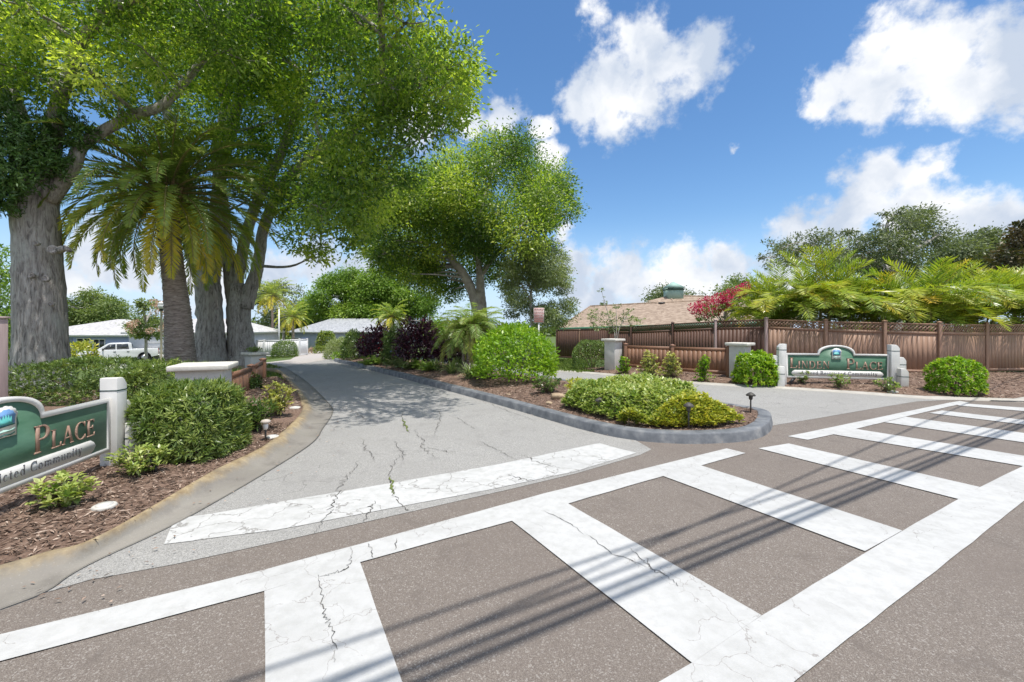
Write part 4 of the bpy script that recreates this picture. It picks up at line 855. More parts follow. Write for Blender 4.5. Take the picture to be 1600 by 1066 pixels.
# island, far end to tip
clipped('round_shrub', 'large lime green ball shrub on the median', 'shrub', Vector(gbed('island', 804, 593))+Vector((0, 0, -.02)), (2.15, 1.95, 1.42), M['lime'], .105, .042, 12500, 0, 2.15, .06, 82, tmean=.5, up=.4, inner=.70, stems=8, lo=.10)
shrublet('young_shrub', 'small blue green shrub right of the lime ball shrub', 'shrub', gbed('island', 856, 614), .62, .34, M['hedge'], .075, .035, 34, 9, 83, None, .5)
def cover(name, label, poly, n, h, lm, L, Wd, seed, tmean):
    r = np.random.default_rng(seed); poly = np.array(poly); lo, hi = poly.min(0), poly.max(0); p = np.stack([r.uniform(lo[0], hi[0], n), r.uniform(lo[1], hi[1], n)], 1); p = p[inside(p, poly)]
    p = p[inside(p, IS) & (dist_poly(p, IS) > .29)]; d = dist_poly(p, poly); z = BEDS['island'][1](p[:, 0], p[:, 1]); hh = h*np.clip(d/.22, .12, 1)**.6*(1+.16*hnoise(p[:, 0]*2.2, p[:, 1]*2.2)+.08*np.sin(p[:, 0]*9)*np.sin(p[:, 1]*8)); f = .35+.65*r.random(len(p))**.5
    e = np.stack([p[:, 0], p[:, 1], z+hh*f], 1); k = 6; m_ = len(e); D = rdir(m_*k, r); D[:, 2] = np.abs(D[:, 2])*.7+.1
    mb = MB(); pt = .12*hnoise(p[:, 0]*1.1+3, p[:, 1]*1.1)
    leafset(mb, np.repeat(e, k, 0)+r.normal(size=(m_*k, 3))*.015, D, rdir(m_*k, r)*.5+np.array((0, 0, 1)), L*r.uniform(.6, 1.2, m_*k), Wd*r.uniform(.8, 1.2, m_*k), np.clip(tmean+np.repeat(pt+r.normal(size=m_)*.14, k)+r.normal(size=m_*k)*.1, 0, 1))
    c = poly.mean(0); b = Vector((c[0], c[1], float(BEDS['island'][1](c[:1], c[1:])[0]))); o = thing(name, label, 'shrub', b)
    mb.build('foliage', lm, o, b); sb = MB()
    for q in e[::max(1, m_//160)]: sb.tube([(q[0]+r.normal()*.05, q[1]+r.normal()*.05, q[2]-h*.98), tuple((q+(0, 0, -h*.4))+r.normal(size=3)*.02), tuple(q)], [.008, .006, .003], 4, cap=False)
    sb.build('stem', M['stem'], o, b); return o
def isl_at(px, py, h): 
    p = gbed('island', px, py); k = (py-HY)/F; Y = (HC-(p.z+h))/k; return ((px-800)/F*Y, Y)
pg = [isl_at(880,618,.15), isl_at(892,634,.05), isl_at(955,652,.05), isl_at(985,640,.1), isl_at(1030,622,.3), isl_at(1112,612,.34), isl_at(1060,600,.34), isl_at(1020,592,.34), isl_at(955,590,.34), isl_at(892,600,.34)]
cover('spreading_shrub', 'wide low green and white leaved shrub mass on the median', pg, 7600, .37, M['varieg'], .085, .036, 84, .62)
pgy = [isl_at(968,657,.02), isl_at(1030,668,.02), isl_at(1110,668,.02), isl_at(1155,657,.05), isl_at(1160,640,.2), isl_at(1125,622,.34), isl_at(1060,617,.36), isl_at(1005,624,.32), isl_at(968,640,.2)]
cover('spreading_shrub', 'low golden yellow leaved shrub mass at the tip of the median', pgy, 6800, .38, M['gold'], .08, .034, 85, .60)
shrublet('golden_shrub', 'small yellow tuft at the left end of the green and white shrub mass', 'shrub', gbed('island', 900, 617), .5, .33, M['gold'], .08, .035, 30, 9, 86, None, .7)
# purple cordylines, pygmy palm, ferns, strap leaved clumps
pg_ = 'purple leaved shrubs on the median'
clipped('purple_shrub', 'dark purple shrub with red tips left of the pygmy palm', 'shrub', at(655, 575, 15.8, .2), (1.8, 1.5, 1.8), M['purple'], .19, .055, 5200, 0, 2.2, .14, 87, pg_, tmean=.42, lo=.25, inner=.35, up=.8)
clipped('purple_shrub', 'low purple shrub in the shade beneath the pygmy palm fronds', 'shrub', at(705, 580, 15.2, .2), (1.8, 1.3, 1.25), M['purple'], .19, .055, 3400, 0, 2.2, .14, 88, pg_, tmean=.40, lo=.2, inner=.35, up=.8)
clipped('purple_shrub', 'mottled pinkish purple shrub farther down the median', 'shrub', at(592, 575, 19, .1), (1.7, 1.5, 1.6), M['purple'], .2, .06, 4200, 0, 2.2, .14, 89, pg_, tmean=.62, lo=.2, inner=.35, up=.8)
clipped('green_shrub', 'dark green fine leaved shrub between the two purple shrubs', 'shrub', at(618, 575, 17.3, .15), (1.0, .9, 1.6), M['hedge'], .15, .02, 1800, 5, 2.2, .14, 90, tmean=.4, inner=.4)
clipped('round_shrub', 'dark green rounded shrub near the far end of the median', 'shrub', at(556, 570, 22, .0), (1.45, 1.4, 1.45), M['hedge'], .12, .04, 6500, 0, 2.2, .1, 91, tmean=.55)
clipped('round_shrub', 'grey green mounded shrub at the far end of the median', 'shrub', at(528, 566, 26.5, -.33), (1.6, 1.4, 1.15), M['olive'], .12, .04, 5000, 0, 2.3, .1, 92, tmean=.65)
clipped('round_shrub', 'little bright lime shrub at the corner of the median', 'shrub', at(532, 568, 24.6, -.2), (.95, .8, .42), M['lime'], .1, .04, 900, 0, 2.3, .1, 93, tmean=.55)
bpy_ = Vector(at(727, 575, 13.6, .22)); t = thing('pygmy_palm', 'pygmy date palm with several thin trunks beside the lime ball shrub', 'palm', bpy_); r = np.random.default_rng(94); fr, rb, df = Fr(), MB(), MB()
for (dx, dy, hh, n) in [(-.1, .1, 1.15, 34), (.14, -.1, 1.4, 40), (.3, .25, 1.25, 30)]:
    sb = MB(); tp = Vector((dx*1.5, dy*1.3, hh)); sb.tube([(dx*.5, dy*.5, -.1), (dx*.8, dy*.8, hh*.5), tuple(tp)], [.055, .045, .06], 9, .08); sb.build('trunk', M['palm_bark'], t)
    for i in range(n): fr.frond(rb, tp, i*2.4, 1.35-1.75*(i/n), r.uniform(.95, 1.3), 1.45, 40, .26, .017, .42+.2*r.random()+.35*(i/n > .85), r, ang=.5, vee=.2, grav=.28, rr=.011)
    for i in range(14): a = i*2.4; df.tube([tp+Vector((math.cos(a)*.05, math.sin(a)*.05, .05)), tp+Vector((math.cos(a)*.16, math.sin(a)*.16, -.15)), tp+Vector((math.cos(a)*.13, math.sin(a)*.13, -.5))], [.02, .018, .006], 5)
fr.build('frond_leaflets', M['pygmy'], t); rb.build('frond_rib', M['petiole'], t); df.build('dry_skirt', M['dead_frond'], t)
def tuft(name, label, base, n, L, w, lm, seed, group, spread=.9, tm=.5, fern=False):
    r = np.random.default_rng(seed); t = thing(name, label, 'plant', base, 0, group)
    if fern:
        fr, rb = Fr(), MB()
        for i in range(n): fr.frond(rb, (r.normal()*.06, r.normal()*.06, 0), r.uniform(0, 6.28), r.uniform(.5, 1.35), L*r.uniform(.7, 1.1), .9, 24, .07, .022, tm+r.normal()*.12, r, ang=.25, vee=.05, grav=.05, rr=.004, start=.1)
        fr.build('fronds', lm, t); rb.build('stem', M['petiole'], t); return
    mb = MB()
    for i in range(n):
        a = r.uniform(0, 6.28); el = r.uniform(.55, 1.5); h = np.array((math.cos(a), math.sin(a), 0)); p = np.array((r.normal()*.05*spread, r.normal()*.05*spread, 0)); ll = L*r.uniform(.6, 1.1); s_ = np.array((-math.sin(a), math.cos(a), 0)); pts = []
        for k in range(6): pts.append(p.copy()); e = el-1.5*(k/5)**1.3*r.uniform(.8, 1.2); p = p+(h*math.cos(e)+np.array((0, 0, math.sin(e))))*ll/5
        ww = w*np.array([.8, 1, 1, .85, .6, .1])/2; V = np.concatenate([np.array(pts)+s_*ww[:, None], np.array(pts)-s_*ww[:, None]])
        mb.add(V, np.array([(k, 6+k, 7+k, k+1) for k in range(5)]), tint=np.clip(tm+r.normal()*.2, 0, 1))
    mb.build('blades', lm, t)
def ib(px, py): return gbed('island', px, py)
for i, (px, py, lab) in enumerate([(733,592,'strappy green clump left of the lime ball shrub, nearest the kerb'),(705,585,'strappy green clump left of the kerbside clump'),(718,577,'strappy clump at the foot of the pygmy palm trunks'),(757,592,'strappy clump tucked against the lime ball shrub'),(680,580,'strappy clump between the fern and the pygmy palm')]):
    tuft('strap_leaf_plant', lab, ib(px, py), 110, .62, .022, M['lily'], 400+i, 'strap leaved clumps on the median')
for i, (px, py, lab) in enumerate([(668,581,'light green sword fern under the purple shrub'),(650,577,'sword fern left of the fern under the purple shrub'),(590,570,'bright fern near the far end of the median'),(575,571,'bright fern farthest along the kerb'),(622,575,'blue green fern beside the kerb halfway along the median'),(635,578,'dark green fern right of the blue green fern')]):
    tuft('sword_fern', lab, ib(px, py), 34, .55, .02, M['fern'] if i < 4 else M['lily'], 420+i, 'ferns along the median kerb', tm=.5, fern=True)

# right bed
rs = 'young shrubs before the right brown fence'
shrublet('young_shrub', 'small green upright shrub beside the first right pillar', 'shrub', gbed('right', 975, 580), .52, .62, M['lime'], .085, .04, 46, 9, 95, rs, .4, .8)
shrublet('golden_shrub', 'bushy yellow shrub at the left of the right brown fence', 'shrub', gbed('right', 1014, 584), .85, .82, M['cream'], .085, .042, 80, 9, 96, rs, .6, .8)
shrublet('golden_shrub', 'slim yellow shrub at the middle post of the right brown fence', 'shrub', gbed('right', 1049, 588), .72, .8, M['cream'], .085, .042, 64, 9, 97, rs, .62, .85)
shrublet('golden_shrub', 'narrow green and yellow shrub near the right post of the brown fence', 'shrub', gbed('right', 1101, 593), .5, .78, M['lime'], .085, .04, 54, 9, 98, rs, .5, .85)
clipped('round_shrub', 'clipped dark green mound left of the first right pillar', 'shrub', at(925, 578, 17.0, .05), (1.55, 1.4, 1.05), M['hedge'], .06, .026, 8500, 0, 2.7, .04, 99, tmean=.55, up=.5, inner=.85)
clipped('round_shrub', 'yellow tipped bushy shrub between the second right pillar and the sign', 'shrub', gbed('right', 1181, 601), (1.0, .95, .88), M['lime'], .085, .04, 1300, 8, 2.6, .08, 100, tmean=.62, up=.6, inner=.75)
clipped('round_shrub', 'clipped light green shrub to the right of the right sign', 'shrub', Vector(gbed('right', 1493, 616)), (.98, .9, .80), M['lime'], .07, .03, 1300, 9, 3.2, .05, 101, tmean=.58, up=.6, inner=.8)
for i, (px, py, lab) in enumerate([(1252,602,'small shrub under the word at the left of the right sign'),(1312,605,'small shrub under the middle of the right sign'),(1387,608,'sparse small shrub before the right post of the right sign')]):
    shrublet('young_shrub', lab, 'shrub', gbed('right', px, py), .5, .34, M['varieg'], .07, .03, 30, 8, 102+i, 'small shrubs in front of the right sign', .5)
# thin crape myrtle, pink bush
b6 = Vector(at(962, 560, 19.5)); lim6 = [([b6, P(960,520,19.5), P(950,490,19.5), P(940,455,19.5)], [.03, .025, .018, .006]), ([b6, P(966,520,19.5), P(978,495,19.5), P(990,480,19.5)], [.028, .02, .015, .006]), ([b6, P(963,500,19.5), P(962,478,19.5)], [.025, .018, .006])]
bl6 = [(P(x, y, 19.5+d), rr) for x, y, d, rr in [(940,455,0,.16),(942,470,.2,.22),(930,490,.3,.3),(950,495,-.2,.35),(965,480,0,.2),(975,495,.2,.3),(990,505,0,.3),(935,508,.1,.35),(958,510,-.2,.35),(985,490,0,.22),(1000,500,.2,.2),(925,500,0,.2)]]
tree('crape_myrtle', 'thin wispy crape myrtle sapling before the brown roof', 'tree', b6, lim6, bl6, M['olive'], M['bark_far'], .1, .045, 40, 9, .14, seed=110, branch=.012, tvar=.25)
t7 = far_tree('pink flowering crape myrtle behind the lattice fence', 'tree', [(1082,500),(1090,480),(1110,470),(1130,462),(1165,455),(1185,470),(1180,505),(1120,510)], 22, 22, .3, .6, M['far_tree'], 52, .12, name='crape_myrtle', dens=14, per=18, clus=.2)
fb = MB(); r = np.random.default_rng(53)
for (x, y) in [(1083,482),(1092,479),(1100,484),(1108,470),(1114,476),(1122,466),(1128,472),(1133,463),(1118,487),(1106,489),(1140,470),(1146,476),(1142,458),(1150,462),(1158,452),(1165,449),(1098,473),(1126,480),(1136,478),(1160,458),(1090,487)]:
    c = np.array(P(x, y, 21.4+r.normal()*.35)); n = 150; u = rdir(n, r); leafset(fb, c+u*np.array((.24, .24, .27))*(r.random(n)**.4)[:, None], u+rdir(n, r)*.4, rdir(n, r)+u, .07, .06, r.random(n))
fb.build('blossom', M['pink'], t7, t7.location)
cm = [o for o in bpy.data.objects if o.get('label', '').startswith('pale flowering')][0]
fb = MB()
for i in range(17):
    x, y = r.uniform(195, 262), r.uniform(472, 528); c = np.array(P(x, y, 31.6+r.normal()*.5)); n = 50; u = rdir(n, r); leafset(fb, c+u*.22*(r.random(n)**.4)[:, None], u, rdir(n, r), .12, .1, r.random(n))
fb.build('blossom', M['blush'], cm, cm.location)
# street far end
clipped('round_shrub', 'round green shrub in front of the white fence', 'shrub', at(445, 552, 47), (2.6, 2.0, 1.75), M['hedge'], .16, .06, 7000, 0, 2.8, .06, 111, tmean=.6)
clipped('topiary', 'rounded olive green tree shaped shrub before the grey roofed house', 'shrub', at(511, 546, 60), (2.75, 2.2, 3.1), M['gold'], .26, .12, 6000, 0, 2.2, .07, 112, tmean=.22, lo=.3)
clipped('hedge', 'low yellow green box hedge below the rounded topiary', 'hedge', at(505, 546, 58), (2.6, 1.2, 1.0), M['gold'], .16, .07, 1800, 0, 4, .03, 113, tmean=.28)
clipped('round_shrub', 'sprawling pale shrub at the edge of the pale driveway', 'shrub', at(486, 546, 60), (1.5, 1.0, .7), M['blush'], .18, .08, 500, 0, 2.2, .2, 114)
clipped('round_shrub', 'grey green bush right of the box hedge', 'shrub', at(535, 550, 44), (2.6, 2, 1.5), M['olive'], .16, .06, 5000, 0, 2.3, .1, 115, tmean=.6)

# ------------------------------------------------------------------ fences, pillars, signs
def beam(mb, a, b, w, h, mi=0):
    """bar from a to b, w thick across, h tall, ends upright"""
    a, b = np.array(tuple(a), float), np.array(tuple(b), float); d = b-a; d[2] = 0; d /= np.linalg.norm(d)+1e-9; s_ = np.array((-d[1], d[0], 0))*w/2; u = np.array((0, 0, h/2))
    V = [a-s_-u, a+s_-u, a+s_+u, a-s_+u, b-s_-u, b+s_-u, b+s_+u, b-s_+u]
    return mb.add(V, np.array([(0,1,2,3),(7,6,5,4),(0,4,5,1),(1,5,6,2),(2,6,7,3),(3,7,4,0)]), mi=mi)
def stick(mb, a, b, s_, w, t, mi=0):
    """flat slat from a to b lying in a panel; s_ = panel normal"""
    a, b, s_ = np.array(a, float), np.array(b, float), np.array(s_, float); d = (b-a)/np.linalg.norm(b-a); k = np.cross(s_, d); k = k/np.linalg.norm(k)*w/2; n = s_*t/2
    V = [a-k-n, a+k-n, a+k+n, a-k+n, b-k-n, b+k-n, b+k+n, b-k+n]
    return mb.add(V, np.array([(0,1,2,3),(7,6,5,4),(0,4,5,1),(1,5,6,2),(2,6,7,3),(3,7,4,0)]), mi=mi)
def fence_post(mat, parent, org, p, zb, zt, w=.12, cap=True, rz=0):
    mb = MB(); mb.box((p[0], p[1], (zb+zt)/2), (w, w, zt-zb), 0)
    o = mb.build('post', mat, parent, org); bevel(o, .008)
    if cap:
        cb = MB(); x, y = p[0], p[1]; k = w/2+.012
        V = [(x-k, y-k, zt), (x+k, y-k, zt), (x+k, y+k, zt), (x-k, y+k, zt), (x-k, y-k, zt+.025), (x+k, y-k, zt+.025), (x+k, y+k, zt+.025), (x-k, y+k, zt+.025), (x, y, zt+.06)]
        cb.add(V, [(3,2,1,0),(0,1,5,4),(1,2,6,5),(2,3,7,6),(3,0,4,7),(4,5,8),(5,6,8),(6,7,8),(7,4,8)]); cb.build('post_cap', mat, o, org)
    return o
def panel(parent, org, a, b, mat, za, zb, ta, tb, lat=0.0, rail=.09, board=.15, latmat=None, gap=.06):
    """board panel between post centres a and b (2-D), bottoms za zb, tops ta tb"""
    a, b = np.array(a), np.array(b); d = b-a; L = np.linalg.norm(d); d /= L; n3 = np.array((-d[1], d[0], 0)); f = .062/L
    pt = lambda t, z: np.array((a[0]+(b[0]-a[0])*t, a[1]+(b[1]-a[1])*t, z)); zl = lambda t: za+(zb-za)*t; zu = lambda t: ta+(tb-ta)*t
    mb = MB(); top = lambda t: zu(t)-lat-(rail if lat else 0)
    nb = max(3, int(L/board))
    for i in range(nb):
        t0, t1 = f+(1-2*f)*i/nb, f+(1-2*f)*(i+1)/nb; g = .0012/L; lo0, hi0 = max(zl(t0), zl(t1))+gap+rail*.5, min(top(t0), top(t1))
        A, B = pt(t0+g, 0), pt(t1-g, 0); V = []
        for p, tt in ((A, t0), (B, t1)):
            for sg in (-1, 1): V += [p+n3*.011*sg+np.array((0, 0, zl(tt)+gap)), p+n3*.011*sg+np.array((0, 0, top(tt)))]
        mb.add(V, np.array([(0,4,5,1),(2,3,7,6),(0,1,3,2),(4,6,7,5),(1,5,7,3),(0,2,6,4)]))
    mb.build('panel', mat, parent, org)
    e = lambda t, z: pt(t, z)
    rb = MB(); beam(rb, e(f, zl(f)+gap+rail/2), e(1-f, zl(1-f)+gap+rail/2), .045, rail); rb.build('rail', mat, parent, org); rb = MB()
    beam(rb, e(f, top(f)+rail/2-.01), e(1-f, top(1-f)+rail/2-.01), .045, rail)
    if lat: rb.build('rail', mat, parent, org); rb = MB(); beam(rb, e(f, zu(f)-.025), e(1-f, zu(1-f)-.025), .04, .05)
    rb.build('rail', mat, parent, org)
    if lat:
        lb_ = MB(); z0 = top(.5)+rail-.012; z1 = zu(.5)-.05; hh = z1-z0; Lw = L-.124; st = .115
        for sg, off in ((1, -.007), (-1, .007)):
            k = -hh
            while k < Lw:
                x0, x1 = k, k+hh; y0, y1 = (0, hh) if sg > 0 else (hh, 0)
                c0, c1 = max(x0, 0), min(x1, Lw)
                if c1-c0 > .02:
                    yy = lambda x: y0+(y1-y0)*(x-x0)/hh
                    sl = lambda x: (tb-ta)*((x+.062)/L-.5)
                    stick(lb_, pt((c0+.062)/L, z0+yy(c0)+sl(c0))+n3*off, pt((c1+.062)/L, z0+yy(c1)+sl(c1))+n3*off, n3, .034, .009)
                k += st
        lb_.build('lattice', latmat or mat, parent, org)
def zt_px(y, Y): return HC-(y-HY)/F*Y
FP = [(870,27,517.5),(906,25.5,516.5),(951,23.6,515.5),(986,22,509.5),(1051,20,505.5),(1118,18.2,501.5),(1197,16.8,498.5),(1290,15.6,501.5),(1382,14.9,503.5),(1468,14.5,505.5),(1541,15.2,506.5),(1640,15.7,506),(1740,16.2,506)]
FX = [((px-800)/F*Y, Y, zt_px(y, Y)) for px, Y, y in FP]
tf = thing('board_fence', 'shaded brown board fence without lattice behind the clipped mound', 'fence', (FX[0][0], FX[0][1], T(*FX[0][:2])))
og = tf.location.copy()
for i in range(3): fence_post(M['fence_shaded'] if i != 1 else M['fence'], tf, og, FX[i], T(*FX[i][:2])-.1, FX[i][2]+.03)
for i in range(2): panel(tf, og, FX[i][:2], FX[i+1][:2], M['fence_shaded'], T(*FX[i][:2]), T(*FX[i+1][:2]), FX[i][2], FX[i+1][2])
tf = thing('lattice_fence', 'long brown board fence topped with diagonal lattice behind the right sign', 'fence', (FX[3][0], FX[3][1], T(*FX[3][:2]))); og = tf.location.copy()
pa = FX[2]; 
panel(tf, og, pa[:2], FX[3][:2], M['fence_shaded'], T(*pa[:2]), T(*FX[3][:2]), FX[3][2]-.02, FX[3][2], .26)
for i in range(3, len(FX)): fence_post(M['fence_pink'] if i in (5, 6) else M['fence_shaded'] if i < 5 else M['fence'], tf, og, FX[i], T(*FX[i][:2])-.1, FX[i][2]+.02, .105)
for i in range(3, len(FX)-1): panel(tf, og, FX[i][:2], FX[i+1][:2], M['fence_shaded'] if i < 6 else M['fence'], T(*FX[i][:2])+.05, T(*FX[i+1][:2])+.05, FX[i][2]-.01, FX[i+1][2]-.01, .27)
# right low fence and pillars
A = (4.13, 15.8); B = (6.55, 13.15); Cc = tuple(np.array(A)+(np.array(B)-A)*.5)
tf = thing('low_fence', 'low warm brown board fence between the two right stone pillars', 'fence', (A[0], A[1], .1)); og = tf.location.copy()
for p, z in ((A, .99), (Cc, 1.0), (B, 1.02)): fence_post(M['low_fence'], tf, og, p, .0, z, .13)
panel(tf, og, A, Cc, M['low_fence'], .12, .12, .86, .87, 0, .11, .16); panel(tf, og, Cc, B, M['low_fence'], .12, .12, .87, .89, 0, .11, .16)
def pillar(label, x, y, zb, zt, rz, body=.6, capw=.92):
    t = thing('stone_pillar', label, 'pillar', (x, y, zb), rz, 'stucco pillars with stone caps'); h = zt-zb
    b = MB().box((0, 0, (h-.08)/2), (body, body, h-.08)).build('body', M['stucco'], t); bevel(b, .015)
    c = MB().box((0, 0, h-.04), (capw, capw, .085)).build('cap', M['cap'], t); bevel(c, .02, 3); return t
ang = math.atan2(B[1]-A[1], B[0]-A[0])
pillar('stucco pillar at the left end of the right brown fence', 3.72, 16.0, .0, 1.19, ang, .46, .64)
pillar('stucco pillar at the right end of the right brown fence', 6.80, 12.98, .0, 1.16, ang, .46, .64)
pillar('large stucco pillar nearest on the left behind the round shrub', -5.08, 7.2, .0, 1.03, math.radians(22), .64, .82)
pillar('far stucco pillar at the end of the left brown fence', -8.4, 14.25, -.25, .80, math.radians(-35), .46, .64)
Lp = [((354-800)/F*7.8, 7.8, .80), ((393-800)/F*10.7, 10.7, .67), ((411-800)/F*12.9, 12.9, .66)]
tf = thing('low_fence', 'low faded brown board fence running away beside the left round shrub', 'fence', (Lp[0][0], Lp[0][1], .0)); og = tf.location.copy()
for p in Lp: fence_post(M['low_fence'], tf, og, p, -.2, p[2], .13)
for i in range(2): panel(tf, og, Lp[i][:2], Lp[i+1][:2], M['low_fence'], -.02, -.1, Lp[i][2]-.1, Lp[i+1][2]-.1, 0, .1, .16)

# ---- serif lettering, built from strokes (unit capital height)
def rect(x0, y0, x1, y1): return [(x0, y0), (x1, y0), (x1, y1), (x0, y1)]
def arc(cx, cy, rx, ry, a0, a1, thin, thick, n=18):
    o_, i_ = [], []
    for k in range(n+1):
        a = math.radians(a0+(a1-a0)*k/n); w = thin+(thick-thin)*abs(math.cos(a))**1.3; o_.append((cx+rx*math.cos(a), cy+ry*math.sin(a))); i_.append((cx+(rx-w)*math.cos(a), cy+(ry-thin)*math.sin(a)))
    return [[o_[k], o_[k+1], i_[k+1], i_[k]] for k in range(n)]
def serif(x, y, w, up): return [(x-w/2, y), (x+w/2, y), (x+w*.28, y+.06*up), (x-w*.28, y+.06*up)]
TH, TN = .155, .06
GL = {
 'I': (.34, [rect(.09, 0, .09+TH, 1), serif(.167, 0, .32, 1), serif(.167, 1, .32, -1)]),
 'L': (.66, [rect(.09, 0, .09+TH, 1), serif(.167, 0, .32, 1), serif(.167, 1, .32, -1), rect(.2, 0, .6, TN), [(.54, 0), (.62, 0), (.64, .26), (.59, .20)]]),
 'N': (.86, [rect(.12, 0, .12+TN, 1), rect(.68, 0, .68+TN, 1), [(.06, 1), (.24, 1), (.74, 0), (.66, 0)], serif(.15, 0, .26, 1), serif(.71, 1, .26, -1)]),
 'D': (.84, [rect(.09, 0, .09+TH, 1), serif(.167, 0, .30, 1), serif(.167, 1, .30, -1), rect(.2, 0, .38, TN), rect(.2, 1-TN, .38, 1)]+arc(.36, .5, .42, .5, -90, 90, TN, TH)),
 'E': (.68, [rect(.09, 0, .09+TH, 1), serif(.167, 0, .30, 1), serif(.167, 1, .30, -1), rect(.2, 0, .58, TN), rect(.2, 1-TN, .56, 1), rect(.2, .49, .48, .49+TN), [(.53, 0), (.60, 0), (.62, .22), (.57, .17)], [(.52, 1), (.58, 1), (.58, .8), (.54, .84)], [(.45, .40), (.49, .40), (.49, .64), (.45, .64)]]),
 'P': (.70, [rect(.09, 0, .09+TH, 1), serif(.167, 0, .34, 1), serif(.167, 1, .30, -1), rect(.2, .46, .36, .46+TN), rect(.2, 1-TN, .36, 1)]+arc(.34, .73, .34, .27, -90, 90, TN, TH)),
 'A': (.80, [[(.05, 0), (.12, 0), (.42, 1), (.36, .96)], [(.34, 1), (.46, 1), (.76, 0), (.58, 0)], rect(.2, .32, .56, .32+TN), serif(.09, 0, .24, 1), serif(.67, 0, .3, 1)]),
 'C': (.82, arc(.46, .5, .42, .52, 48, 312, TN, TH, 26)+[[(.70, .99), (.76, 1.0), (.76, .70), (.72, .74)], [(.70, .02), (.76, .0), (.77, .26), (.73, .20)]]),
 'R': (.80, [rect(.09, 0, .09+TH, 1), serif(.167, 0, .34, 1), serif(.167, 1, .30, -1), rect(.2, .46, .36, .46+TN), rect(.2, 1-TN, .36, 1), [(.34, .48), (.48, .50), (.80, 0), (.62, 0)]]+arc(.34, .73, .32, .27, -90, 90, TN, TH)),
 'd': (.62, [rect(.42, 0, .54, 1), serif(.45, 1, .2, -1), serif(.5, 0, .18, 1)]+arc(.27, .31, .22, .33, 20, 340, .05, .11)),
 'e': (.56, [rect(.1, .32, .46, .37)]+arc(.28, .31, .23, .33, 5, 310, .05, .11)),
 's': (.44, arc(.22, .48, .16, .16, 30, 265, .05, .09)+arc(.22, .17, .17, .18, -150, 90, .05, .09)),
 't': (.38, [rect(.13, .05, .23, .86), rect(.03, .58, .34, .64)]+arc(.25, .1, .12, .11, 180, 330, .05, .08)),
 'r': (.46, [rect(.1, 0, .21, .64), serif(.155, 0, .26, 1), serif(.13, .64, .14, -1)]+arc(.33, .46, .14, .18, 40, 150, .06, .09)),
 'i': (.30, [rect(.1, 0, .21, .64), serif(.155, 0, .26, 1), serif(.12, .64, .14, -1), rect(.095, .80, .215, .92)]),
 'c': (.54, arc(.29, .31, .24, .33, 45, 315, .05, .11)),
 'o': (.62, arc(.3, .31, .25, .33, 0, 360, .05, .11, 24)),
 'u': (.66, [rect(.09, .15, .20, .64), rect(.45, 0, .56, .64), serif(.1, .64, .16, -1), serif(.46, .64, .16, -1), serif(.53, 0, .16, 1)]+arc(.325, .2, .235, .2, 180, 360, .05, .11)),
 'n': (.66, [rect(.09, 0, .20, .64), rect(.45, 0, .56, .45), serif(.145, 0, .24, 1), serif(.505, 0, .24, 1), serif(.11, .64, .14, -1)]+arc(.325, .44, .235, .2, 0, 180, .05, .11)),
 'm': (.98, [rect(.09, 0, .20, .64), rect(.43, 0, .54, .45), rect(.77, 0, .88, .45), serif(.145, 0, .22, 1), serif(.485, 0, .22, 1), serif(.825, 0, .22, 1), serif(.11, .64, .14, -1)]+arc(.315, .44, .225, .2, 0, 180, .05, .11)+arc(.655, .44, .225, .2, 0, 180, .05, .11)),
 'y': (.60, [[(.06, .64), (.19, .64), (.36, .06), (.26, .0)], [(.44, .64), (.51, .64), (.26, -.28), (.17, -.26)], serif(.12, .64, .24, -1), serif(.48, .64, .2, -1), rect(.06, -.29, .2, -.21)]),
}
def text_len(s_, h, small, sp): return sum((.36*h if c == ' ' else GL[c][0]*(h if (i == 0 or not small) else small)+sp) for i, c in enumerate(s_))
def letters(parent, s_, x, z, h, small, yf, depth, m, sp, sx=1.0, name='letter', single=False):
    mb = MB()
    for i, c in enumerate(s_):
        if c == ' ': x += .42*h*sx; continue
        hh = h if (i == 0 or not small) else small
        if not single: mb = MB()
        for k, q in enumerate(GL[c][1]):
            pl = [(x+a*hh*sx, z+b*hh) for a, b in q]; ar = sum(p[0]*r_[1]-r_[0]*p[1] for p, r_ in zip(pl, pl[1:]+pl[:1]))
            if ar < 0: pl = pl[::-1]
            n = len(pl); d_ = depth+.00015*(k % 7); V = [(a, yf-d_, b) for a, b in pl]+[(a, yf+.001, b) for a, b in pl]
            mb.add(V, [list(range(n)), [n+j for j in range(n)][::-1]]+[[j, n+j, n+(j+1) % n, (j+1) % n] for j in range(n)])
        x += GL[c][0]*hh*sx+sp
        if not single: mb.build(name, m, parent)
    if single: mb.build(name, m, parent)
    return x
